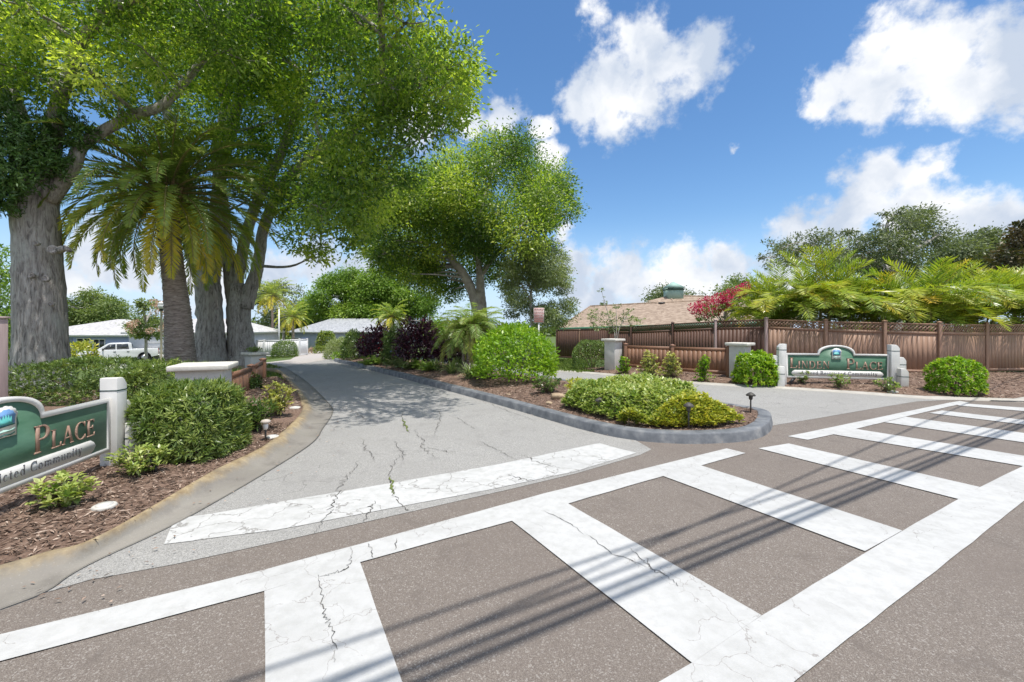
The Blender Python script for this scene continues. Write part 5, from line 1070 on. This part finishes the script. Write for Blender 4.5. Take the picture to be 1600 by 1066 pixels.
def entrance_sign(label, loc, rz, BL=2.42, mg=.13):
    t = thing('entrance_sign', label, 'sign', loc, rz, 'green entrance signs'); hb, ht, ha = .20, .87, 1.10; x0, x1 = -BL/2, BL/2
    R = .34; zc = ha-R; 
    def outline(ins, n=22):
        a0 = math.asin(min(1, (ht-ins-zc)/(R+.17-ins))) if False else 0
        pts = [(x0+ins, hb+ins), (x1-ins, hb+ins), (x1-ins, ht-ins)]; rx, rz_ = .43-ins*.7, ha-ht+.0
        for k in range(n+1):
            a = math.pi*k/n; pts.append((rx*math.cos(a), ht-ins+rz_*math.sin(a)**.85))
        return pts+[(x0+ins, ht-ins)]
    b = MB(); po = outline(.02); n = len(po); V = [(x, -.018, z) for x, z in po]+[(x, .018, z) for x, z in po]
    b.add(V, [list(range(n)), [n+i for i in range(n)][::-1]]+[[i, n+i, n+(i+1) % n, (i+1) % n] for i in range(n)]); b.build('board', M['sign_green'], t)
    f = MB(); A_, B_ = outline(0), outline(.05); n = len(A_); V = []
    for y in (-.030, .030):
        V += [(x, y, z) for x, z in A_]+[(x, y, z) for x, z in B_]
    fs = []
    for i in range(n):
        j = (i+1) % n; fs += [(i, j, n+j, n+i), (2*n+i, 3*n+i, 3*n+j, 2*n+j), (i, 2*n+i, 2*n+j, j), (n+i, n+j, 3*n+j, 3*n+i)]
    f.add(V, fs); f.build('frame', M['sign_white'], t)
    def post(x, y, w, h, sg, low=False, band=.16):
        p = MB(); k = w/2; hs = h-.09; V = [(x-k, y-k, -.1), (x+k, y-k, -.1), (x+k, y+k, -.1), (x-k, y+k, -.1)]
        pr = [(-k, -.1), (k, -.1), (k, hs), (k*.55, h-.03), (k*.2, h), (-k, h)] if sg > 0 else [(-k, -.1), (k, -.1), (k, h), (-k*.2, h), (-k*.55, h-.03), (-k, hs)]
        n_ = len(pr); V = [(x+a, y-k, z) for a, z in pr]+[(x+a, y+k, z) for a, z in pr]
        p.add(V, [list(range(n_)), [n_+i for i in range(n_)][::-1]]+[[i, n_+i, n_+(i+1) % n_, (i+1) % n_] for i in range(n_)])
        o = p.build('post', M['sign_white'], t); bevel(o, .006)
        MB().box((x, y, h-band), (w+.006, w+.006, .014)).build('band', M['groove'], o); return o
    for sg in (-1, 1):
        post(sg*(x1+.10), 0, .19, 1.12, sg); post(sg*(x1+.275), .02, .16, .80, sg, band=.19); post(sg*(x1+.20), -.2, .17, .52, sg, band=.2)
    # white tagline panel with notched round ends
    pl = [(-1.0, .255), (1.0, .255), (1.05, .29), (1.08, .335), (1.05, .38), (1.0, .415), (-1.0, .415), (-1.05, .38), (-1.08, .335), (-1.05, .29)]; s_ = (BL-2*mg+.1)/2.26; pl = [(a*s_, b) for a, b in pl]
    n = len(pl); q = MB(); V = [(x, -.026, z) for x, z in pl]+[(x, -.017, z) for x, z in pl]; q.add(V, [list(range(n)), [n+i for i in range(n)][::-1]]+[[i, n+i, n+(i+1) % n, (i+1) % n] for i in range(n)]); tp = q.build('tagline_panel', M['sign_white'], t)
    txt = 'A Deed Restricted Community'; h = .098; L = text_len(txt, h, None, .010); letters(tp, txt, -L/2+.03, .300, h, None, -.0262, .0025, M['ink'], .011, single=True, name='tagline_lettering')
    sp = .012
    letters(t, 'LINDEN', x0+mg*.7, .465, .285, .20, -.018, .009, M['copper'], sp); Lp_ = text_len('PLACE', .285, .20, sp); letters(t, 'PLACE', x1-mg-Lp_, .465, .285, .20, -.018, .009, M['copper'], sp)
    # emblem: white plate with scalloped tree, trunk and wave lines
    def plate(name, pts, y, d, m, parent):
        pts = [(x*es, zc+(z-zc)*es) for x, z in pts]; n = len(pts); ar = sum(p[0]*r_[1]-r_[0]*p[1] for p, r_ in zip(pts, pts[1:]+pts[:1])); pts = pts if ar > 0 else pts[::-1]
        e = MB(); V = [(x, y-d, z) for x, z in pts]+[(x, y, z) for x, z in pts]; e.add(V, [list(range(n)), [n+i for i in range(n)][::-1]]+[[i, n+i, n+(i+1) % n, (i+1) % n] for i in range(n)]); return e.build(name, m, parent)
    sc = lambda cx, cz, r0, r1, nb, a0, a1, n=60: [(cx+(r0+.045*r0*abs(math.sin(nb*k/n*math.pi))*2)*math.cos(math.radians(a0+(a1-a0)*k/n)), cz+(r1+.045*r1*abs(math.sin(nb*k/n*math.pi))*2)*math.sin(math.radians(a0+(a1-a0)*k/n))) for k in range(n+1)]
    zc = .86; es = .86
    em = plate('emblem', [(-.125, zc-.16), (.125, zc-.16), (.125, zc+.03)]+sc(0, zc+.06, .135, .115, 7, 0, 180)+[(-.125, zc+.03)], -.018, .014, M['sign_white'], t)
    plate('emblem_tree', [(-.10, zc-.025)]+[(-.08, zc-.035), (.08, zc-.03), (.10, zc-.02)]+sc(0, zc+.055, .105, .085, 6, 0, 180), -.032, .003, M['logo_blue'], em)
    plate('emblem_foliage', [(-.085, zc-.022), (.07, zc-.024)]+[(.07-.0155*k, zc+(.005+.05*((k % 2))+.035*math.sin(k*.32))) for k in range(11)], -.035, .003, M['logo_teal'], em)
    plate('emblem_trunk', [(-.10, zc-.05), (-.02, zc-.045), (.10, zc-.035), (.10, zc-.022), (.02, zc-.03), (-.10, zc-.028)], -.032, .0045, M['logo_dark'], em)
    plate('emblem_wave', [(-.10, zc-.10), (-.03, zc-.075), (.04, zc-.09), (.105, zc-.07), (.105, zc-.095), (.04, zc-.115), (-.03, zc-.10), (-.10, zc-.125)], -.032, .003, M['logo_mint'], em)
    plate('emblem_wave', [(-.10, zc-.145), (-.02, zc-.125), (.05, zc-.135), (.105, zc-.12), (.105, zc-.132), (.05, zc-.15), (-.02, zc-.14), (-.08, zc-.152)], -.032, .003, M['logo_dark'], em)
    return t
th = math.atan2(.98, -.19); cl = np.array((-4.32, 4.72))+np.array((.19, -.98))*1.264
entrance_sign('near green Linden Place sign cut off by the left edge', (cl[0], cl[1], .155), th, 2.8, .24).scale = (.84, .84, .84)
rp0, rp1 = np.array((7.45, 11.9)), np.array((9.86, 11.35)); rc = (rp0+rp1)/2
entrance_sign('whole green Linden Place sign in front of the lattice fence', (rc[0], rc[1], .05), math.atan2(*(rp1-rp0)[::-1]))

# small things in the beds
def path_light(label, base, h=.40, stone=False, s=1.0):
    t = thing('path_light', label, 'garden light', base, rng.uniform(0, 3), 'mushroom path lights')
    MB().tube([(0, 0, -.05), (0, 0, h-.06)], .013*s, 8).build('stake', M['bronze'], t)
    MB().lathe([(.012, h-.12), (.03*s, h-.10), (.034*s, h-.05), (.02*s, h-.03)], seg=14).build('lens', M['bronze'] if not stone else M['frost'], t, smooth=True)
    MB().lathe([(.075*s, h-.045), (.08*s, h-.035), (.06*s, h-.01), (.02*s, h+.015), (.003, h+.02)] if not stone else [(.035, h-.035), (.06, h-.02), (.063, h-.003), (.045, h+.014), (.015, h+.022), (.003, h+.024)], seg=18).build('cap', M['lamp_stone'] if stone else M['bronze'], t, smooth=True)
path_light('path light with pale cap in the left mulch bed', gbed('left', 415, 689), .27, True)
path_light('dark path light alone at the right tip of the median', gbed('island', 1173, 645), .34)
path_light('leaning dark path light before the golden shrub mass', gbed('island', 1076, 671), .38, False, 1.0)
path_light('dark path light half hidden by the green and white shrub mass', gbed('island', 937, 651), .30)
def lid(label, base, r=.085):
    t = thing('valve_cover', label, 'valve cover', base, 0, 'round irrigation covers'); MB().lathe([(r, -.02), (r, .012), (r*.92, .022), (r*.78, .024), (.003, .026)], seg=28).build('rim', M['lid'], t, smooth=False)
    MB().lathe([(r*.7, .02), (r*.68, .031), (.003, .033)], seg=24).build('lid', M['stucco'], t)
lid('round pale irrigation cover in the mulch before the left sign', gbed('left', 163, 793)); lid('round pale irrigation cover below the path light on the left', gbed('left', 425, 684), .09); lid('pale irrigation cover in the mulch before the right sign post', gbed('right', 1394, 613), .12)
lid('pale irrigation cover near the yellow shrub on the left', gbed('left', 461, 638), .1)
def rock(label, base, d, seed):
    r = np.random.default_rng(seed); bm = bmesh.new(); bmesh.ops.create_icosphere(bm, subdivisions=3, radius=.5)
    for v in bm.verts:
        v.co.x = max(-.4, min(.4, v.co.x)); v.co.z = max(-.38, min(.34, v.co.z)); v.co *= 1+.05*math.sin(v.co.x*9+seed)+.04*math.sin(v.co.y*13+v.co.z*7)
        v.co = Vector((v.co.x*d[0], v.co.y*d[1], v.co.z*d[2]))
    me = bpy.data.meshes.new('rock'); bm.to_mesh(me); bm.free(); me.materials.append(M['rock']); o = bpy.data.objects.new('rock', me); S.collection.objects.link(o); o.location = base; o.rotation_euler = (0, .1, r.uniform(-.5, .5)); tag(o, label, 'rock', 'buff stones in the median')
rock('long buff stone at the left end of the green and white shrub mass', gbed('island', 873, 622)+Vector((0, 0, .03)), (.38, .2, .16), 1)
rock('small buff stone nearer the kerb on the median', gbed('island', 858, 631)+Vector((0, 0, .01)), (.16, .11, .09), 2); rock('pale stone near the kerb under the lime ball shrub', gbed('island', 795, 617)+Vector((0, 0, .0)), (.13, .09, .06), 3)
def spot(label, base, az):
    t = thing('spot_light', label, 'garden light', base, az, 'small spot lights at the signs'); MB().tube([(0, 0, -.05), (0, 0, .09)], .012, 8).build('stake', M['black'], t)
    MB().tube([(-.02, 0, .075), (.05, 0, .12), (.13, 0, .17)], [.028, .038, .045], 12).build('lamp_head', M['black'], t)
spot('black spot light at the left foot of the right sign', gbed('right', 1236, 597), math.radians(25)); spot('black spot light at the right foot of the right sign', gbed('right', 1401, 606), math.radians(150)); spot('dark spot light in the mulch under the left round shrub', gbed('left', 243, 738), math.radians(190))

# notice board, lamp post, poles
Yn = 19.0; pn = P(842, 493, Yn); t = thing('notice_board', 'pale notice board with rows of red print above the lime ball shrub', 'sign', (pn.x, pn.y, T(pn.x, pn.y)), .1); zc = pn.z-T(pn.x, pn.y)
MB().box((0, .03, zc/2), (.06, .04, zc)).build('post', M['white_vinyl'], t); nb = MB().box((0, 0, zc), (.46, .02, .66)).build('board', M['notice'], t)
tx = MB(); r = np.random.default_rng(5)
for k in range(9):
    x = -.2
    while x < .17:
        w = r.uniform(.03, .08); tx.box((x+w/2, -.012, zc+.28-k*.068), (w, .003, .028 if k else .045)); x += w+.018
tx.build('print', M['notice_red'], nb)
Yl = 25.; pl_ = P(252, 480, Yl); gz = T(pl_.x, pl_.y); t = thing('lamp_post', 'cream lamp post with white globe left of the date palm trunk', 'lamp post', (pl_.x, pl_.y, gz)); hz = pl_.z-gz
MB().lathe([(.10, 0), (.10, .3), (.07, .36), (.055, .5), (.05, hz-.25), (.08, hz-.22)], seg=14).build('pole', M['post_cream'], t, smooth=False)
MB().lathe([(.08, hz-.22), (.10, hz-.2), (.09, hz-.12), (.11, hz-.1)], seg=14).build('collar', M['black'], t); MB().lathe([(.10, hz-.1), (.17, hz+.02), (.17, hz+.12), (.12, hz+.2)], seg=16).build('globe', M['frost'], t, smooth=True); MB().lathe([(.18, hz+.19), (.17, hz+.22), (.05, hz+.30), (.01, hz+.33)], seg=16).build('hood', M['white_vinyl'], t)
Yq = 52; pq = P(436, 482, Yq); gz = T(pq.x, pq.y); t = thing('white_pole', 'tall thin white pole behind the round shrub', 'pole', (pq.x, pq.y, gz)); MB().tube([(0, 0, 0), (0, 0, pq.z-gz)], [.09, .07], 10).build('shaft', M['white_vinyl'], t); MB().lathe([(.09, pq.z-gz), (.1, pq.z-gz+.06), (.02, pq.z-gz+.12)], seg=12).build('finial', M['white_vinyl'], t)
t = thing('wooden_post', 'weathered pinkish post cut by the left edge above the sign', 'post', (-7.06, 6.0, .1)); o = MB().box((0, 0, .8), (.11, .11, 1.7)).build('shaft', M['fence_pink'], t); bevel(o, .008); MB().box((0, 0, 1.67), (.135, .135, .03)).build('cap', M['fence_pink'], t)
# white vinyl fence far off
Wp = [(392,50),(413,49.4),(440,48.8),(468,50),(480,52)]; WX = [((a-800)/F*Y, Y) for a, Y in Wp]
tf = thing('vinyl_fence', 'white vinyl privacy fence beyond the street', 'fence', (*WX[0], T(*WX[0]))); og = tf.location.copy()
for p in WX: fence_post(M['white_vinyl'], tf, og, p, T(*p)-.1, T(*p)+1.95, .16)
for a, b in zip(WX, WX[1:]): panel(tf, og, a, b, M['white_vinyl'], T(*a), T(*b), T(*a)+1.8, T(*b)+1.8, 0, .14, .3)

# ------------------------------------------------------------------ houses
def window(parent, x, z, w, h, yf, glass=None):
    f = MB(); 
    for (cx, cz, a, b) in ((x, z+h/2, w+.1, .08), (x, z-h/2, w+.1, .08), (x-w/2, z, .08, h-.08), (x+w/2, z, .08, h-.08), (x, z, .05, h-.08)): f.box((cx, yf-.03, cz), (a, .07, b))
    o = f.build('window', M['white_vinyl'], parent); MB().box((x, yf-.006, z), (w, .02, h)).build('pane', M['glass'], o); return o
def hip_house(name, label, loc, rz, w, d, hw, rh, ov, wall, roof, wins=(), door=None, garage=None, ridge=None):
    t = thing(name, label, 'house', loc, rz); MB().box((0, 0, hw/2-.3), (w, d, hw+.6)).build('wall', wall, t)
    a, b = w/2+ov, d/2+ov; rl = max(.3, (w-d)/2) if ridge is None else ridge; q = MB()
    V = [(-a, -b, hw), (a, -b, hw), (a, b, hw), (-a, b, hw), (-a, -b, hw+.18), (a, -b, hw+.18), (a, b, hw+.18), (-a, b, hw+.18), (-rl, 0, hw+rh), (rl, 0, hw+rh)]
    q.add(V, [(3,2,1,0),(0,1,5,4),(1,2,6,5),(2,3,7,6),(3,0,4,7)], mi=1); q.add(V, [(4,5,9,8),(5,6,9),(6,7,8,9),(7,4,8)]); q.build('roof', [roof, M['white_vinyl']], t)
    for (x, z, ww, hh) in wins: window(t, x, z, ww, hh, -d/2)
    if door: 
        o = MB().box((door[0], -d/2-.02, 1.05), (.95, .05, 2.1)).build('door', door[1], t); MB().box((door[0]+.38, -d/2-.06, 1.0), (.04, .04, .12)).build('handle', M['chrome'], o)
    if garage:
        gb = MB()
        for k in range(4): gb.box((garage[0], -d/2-.02, .29+k*.56), (garage[1], .05, .54))
        gb.build('garage_door', garage[2], t)
    return t
def ground_at(px, Y): x = (px-800)/F*Y; return (x, Y, T(x, Y))
hip_house('blue_house', 'blue house with pale grey roof behind the white pickup', ground_at(190, 54.5), 0, 15.5, 9, 2.42, 2.05, .5, M['wall_blue'], M['roof_grey'], [(-.3, 1.55, 1.5, 1.3), (1.5, 1.5, 1.3, 1.2)], None, (-4.2, 5.2, M['door_blue']), ridge=.5)
hip_house('white_house', 'white house with garage door seen between the forked tree trunks', ground_at(330, 50.5), .05, 11.2, 9, 2.7, 1.7, .45, M['wall_white'], M['roof_grey'], [(3.6, 1.6, .9, .8)], None, (-1.6, 4.6, M['white_vinyl']), ridge=2.8)
hip_house('tiled_house', 'house with terracotta tiled roof edge behind the white house', ground_at(375, 60), 0, 6.6, 7, 2.9, 1.5, .4, M['wall_white'], M['roof_terra'], [], None, None, ridge=.4)
hip_house('grey_house', 'pale blue grey house with slate grey roof at the end of the driveway', ground_at(565, 72), 0, 18, 10, 2.75, 2.3, .5, M['wall_greyblue'], M['roof_slate'], [(-8.3, 1.5, .8, .9), (0, 1.5, 1.6, 1.1)], (-7.0, M['wall_blue']), None, ridge=5.0)
# brown roofed house on the right
bh = Vector((10.5, 34, T(10.5, 34))); t = thing('brown_roof_house', 'green walled house with wide brown shingle roof behind the right fences', 'house', bh)
def roofmesh(faces, th_=.16):
    q = MB()
    for f in faces: q.add([tuple(p) for p in f], [list(range(len(f)))])
    return q
A_, B_ = P(874,512.5,29.5), P(1262,500,27.5); A2, B2 = A_+Vector((5.2, 13, .1)), B_+Vector((2, 13, .1)); R1, R2 = P(922,479,35.5), P(1165,466.5,33.5)
A3, B3 = A_+Vector((.0, .0, -.17)), B_+Vector((0, 0, -.17))
roofmesh([(A_, B_, R2, R1), (A2, A_, R1), (B_, B2, R2), (B2, A2, R1, R2)]).build('roof', M['roof_brown'], t, bh)
q = MB(); beam(q, A_+Vector((0, .02, -.09)), B_+Vector((0, .02, -.09)), .06, .2); beam(q, A_+Vector((.02, 0, -.09)), A2+Vector((.02, 0, -.09)), .06, .2); q.build('fascia', M['wall_green'], t, bh)
Pk, Pr = P(1045,462,36.0), P(1128,464.5,35.2); v0, v1 = P(1010,471.5,34.9), P(1058,480,33.6)
v0.z += .04; v1.z += .06; e1 = P(1118,479,33.2); e1.z += .05
roofmesh([(v0, v1, Pk), (v1, e1, Pr, Pk), (Pr, e1, e1+Vector((1, 4, .5)))]).build('roof_hip', M['roof_brown'], t, bh)
q = MB(); q.add([tuple(A_+Vector((.7, .6, -.18))), tuple(B_+Vector((-.7, .6, -.18))), tuple(B_+Vector((-.7, .6, -2.9))), tuple(A_+Vector((.7, .6, -2.9))), tuple(A2+Vector((.5, -.6, -.18))), tuple(A2+Vector((.5, -.6, -2.9))), tuple(B2+Vector((-.7, -.6, -.18))), tuple(B2+Vector((-.7, -.6, -2.9)))], [(0,1,2,3),(4,0,3,5),(1,6,7,2),(6,4,5,7)]); q.build('wall', M['wall_green'], t, bh)
for px in (955, 1030): 
    c = P(px, 516, 30.0); f = MB(); f.box((c.x, c.y, c.z-.75), (1.3, .08, 1.1)); o = f.build('window', M['white_vinyl'], t, bh); MB().box((c.x, c.y-.05, c.z-.75), (1.15, .03, .95)).build('pane', M['glass'], o, bh)
c = P(1052, 462, 35.8); cp = MB().box((c.x, c.y, c.z+.15), (1.2, 1.2, .9)).build('cupola', M['copper_green'], t, bh)
MB().box((c.x, c.y, c.z+.48), (1.32, 1.32, .09)).build('trim', M['groove'], cp, bh); q = MB(); k = .74; z0 = c.z+.6; q.add([(c.x-k, c.y-k, z0), (c.x+k, c.y-k, z0), (c.x+k, c.y+k, z0), (c.x-k, c.y+k, z0), (c.x, c.y, z0+.55)], [(3,2,1,0),(0,1,4),(1,2,4),(2,3,4),(3,0,4)]); q.build('cupola_roof', M['copper_green'], cp, bh)
c = P(1034, 474, 34.2); MB().box((c.x, c.y, c.z), (.42, .3, .16), .4).build('roof_vent', M['black'], t, bh); c = P(1018, 493, 31.5); MB().tube([(c.x, c.y, c.z-.35), (c.x, c.y, c.z+.12)], .05, 9).build('vent_pipe', M['black'], t, bh)
q = MB(); q.tube([tuple(R1), tuple(R2)], .09, 6); q.tube([tuple(A_+Vector((0, 0, .02))), tuple(R1)], .07, 6); q.tube([tuple(Pk), tuple(v1)], .07, 6); q.tube([tuple(v1), tuple(e1)], .05, 6); q.tube([tuple(Pk), tuple(Pr)], .08, 6); q.build('ridge_cap', M['roof_brown'], t, bh)

# ------------------------------------------------------------------ pickup
Yt = 44.; tx_ = (186-800)/F*Yt; t = thing('pickup_truck', 'white crew cab pickup parked in front of the blue house', 'truck', (tx_, Yt, T(tx_, Yt)-.12), math.radians(41))
W2 = .98
def side(pts, y0, y1, m, name, parent, bv=.03):
    n = len(pts); q = MB(); V = [(x, y0, z) for x, z in pts]+[(x, y1, z) for x, z in pts]; q.add(V, [list(range(n)), [n+i for i in range(n)][::-1]]+[[i, n+i, n+(i+1) % n, (i+1) % n] for i in range(n)]); o = q.build(name, m, parent); bevel(o, bv, 3, 30) if bv else None; return o
def arch(cx, r, n=10): return [(cx+r*math.cos(math.pi*k/n), .42+r*math.sin(math.pi*k/n)) for k in range(n+1)]
low = [(-3.0, .5), (-3.02, .75), (-2.98, 1.02), (-2.9, 1.12), (-1.75, 1.2), (-1.6, 1.22), (1.02, 1.24), (1.05, 1.26), (3.02, 1.3), (3.05, 1.1), (3.05, .55)]+arch(1.95, .5)+arch(-1.95, .5)[0:]
side(low, -W2, W2, M['truck_white'], 'body', t, .04)
cabp = [(-1.68, 1.2), (-.85, 1.82), (-.6, 1.9), (.75, 1.92), (.95, 1.84), (1.02, 1.22)]; cb = side(cabp, -.84, .84, M['truck_white'], 'cab', t, .05)
for y, sg in ((-.845, -1), (.845, 1)):
    for pts in ([(-1.25, 1.27), (-.72, 1.77), (-.25, 1.8), (-.25, 1.27)], [(-.15, 1.27), (-.15, 1.8), (.68, 1.8), (.78, 1.27)]): side(pts, min(y, y+.012*sg), max(y, y+.012*sg), M['glass'], 'window', t, 0)
    MB().box((-1.15, sg*1.05, 1.30), (.12, .2, .2)).build('mirror', M['black'], t); MB().box((-.3, sg*1.0, 1.05), (.2, .04, .05)).build('door_handle', M['black'], t); MB().box((.7, sg*1.0, 1.05), (.2, .04, .05)).build('door_handle', M['black'], t)
    for cx in (-1.95, 1.95):
        w_ = MB(); w_.tube([(cx, sg*.72, .40), (cx, sg*.97, .40)], .40, 24); o = w_.build('wheel', M['tyre'], t); r_b = MB(); r_b.tube([(cx, sg*.9, .40), (cx, sg*.985, .40)], [.27, .25], 18); r_b.build('rim', M['chrome'], o)
        q = MB(); q.tube([(cx+.5*math.cos(a), sg*.985, .42+.5*math.sin(a)) for a in np.linspace(0, math.pi, 14)], .05, 6); q.build('fender_flare', M['black'], t)
    MB().box((3.04, sg*.88, 1.02), (.06, .18, .42)).build('taillight', M['red_lens'], t); MB().box((-3.0, sg*.78, .95), (.08, .3, .16)).build('headlight', M['frost'], t)
side([(-1.62, 1.245), (-.86, 1.81), (-.84, 1.79), (-1.58, 1.24)], -.72, .72, M['glass'], 'windscreen', t, 0)
MB().box((1.0, 0, 1.55), (.07, 1.2, .4)).build('rear_window', M['glass'], t); MB().box((-3.05, 0, .58), (.12, 1.9, .22)).build('bumper', M['chrome'], t); MB().box((3.1, 0, .58), (.12, 1.8, .2)).build('bumper', M['chrome'], t); MB().box((-3.02, 0, .9), (.06, 1.1, .28)).build('grille', M['black'], t)

# ------------------------------------------------------------------ overhead cables: only their shadows reach the picture
h = 7.2; off = np.array((math.sin(SUN_AZ), math.cos(SUN_AZ)))*h/math.tan(SUN_EL)
for i, (a, b, rad) in enumerate([((800,1007),(1550,687),.030), ((800,985),(1550,680.5),.026), ((830,948),(1500,692),.018), ((800,920),(1480,686),.017), ((600,1040),(1250,748),.015)]):
    p, q = np.array(G(*a)[:2]), np.array(G(*b)[:2]); d = (q-p)/np.linalg.norm(q-p); p = p+off; mb = MB(); L = []
    for k in np.linspace(-26, 44, 24): L.append((p[0]+d[0]*k, p[1]+d[1]*k, h+.00035*(k-9)**2))
    mb.tube(L, rad, 8); o = mb.build('power_cable', M['black'])
    tag(o, ['thickest overhead cable, casting the lowest dark line on the crosswalk', 'thick overhead cable, casting the second dark line on the crosswalk', 'thin overhead cable, casting the middle faint line on the crosswalk', 'thin overhead cable, casting the upper faint line on the crosswalk', 'thinnest overhead cable, casting the shortest faint streak'][i], 'cable', 'overhead cables above the street')
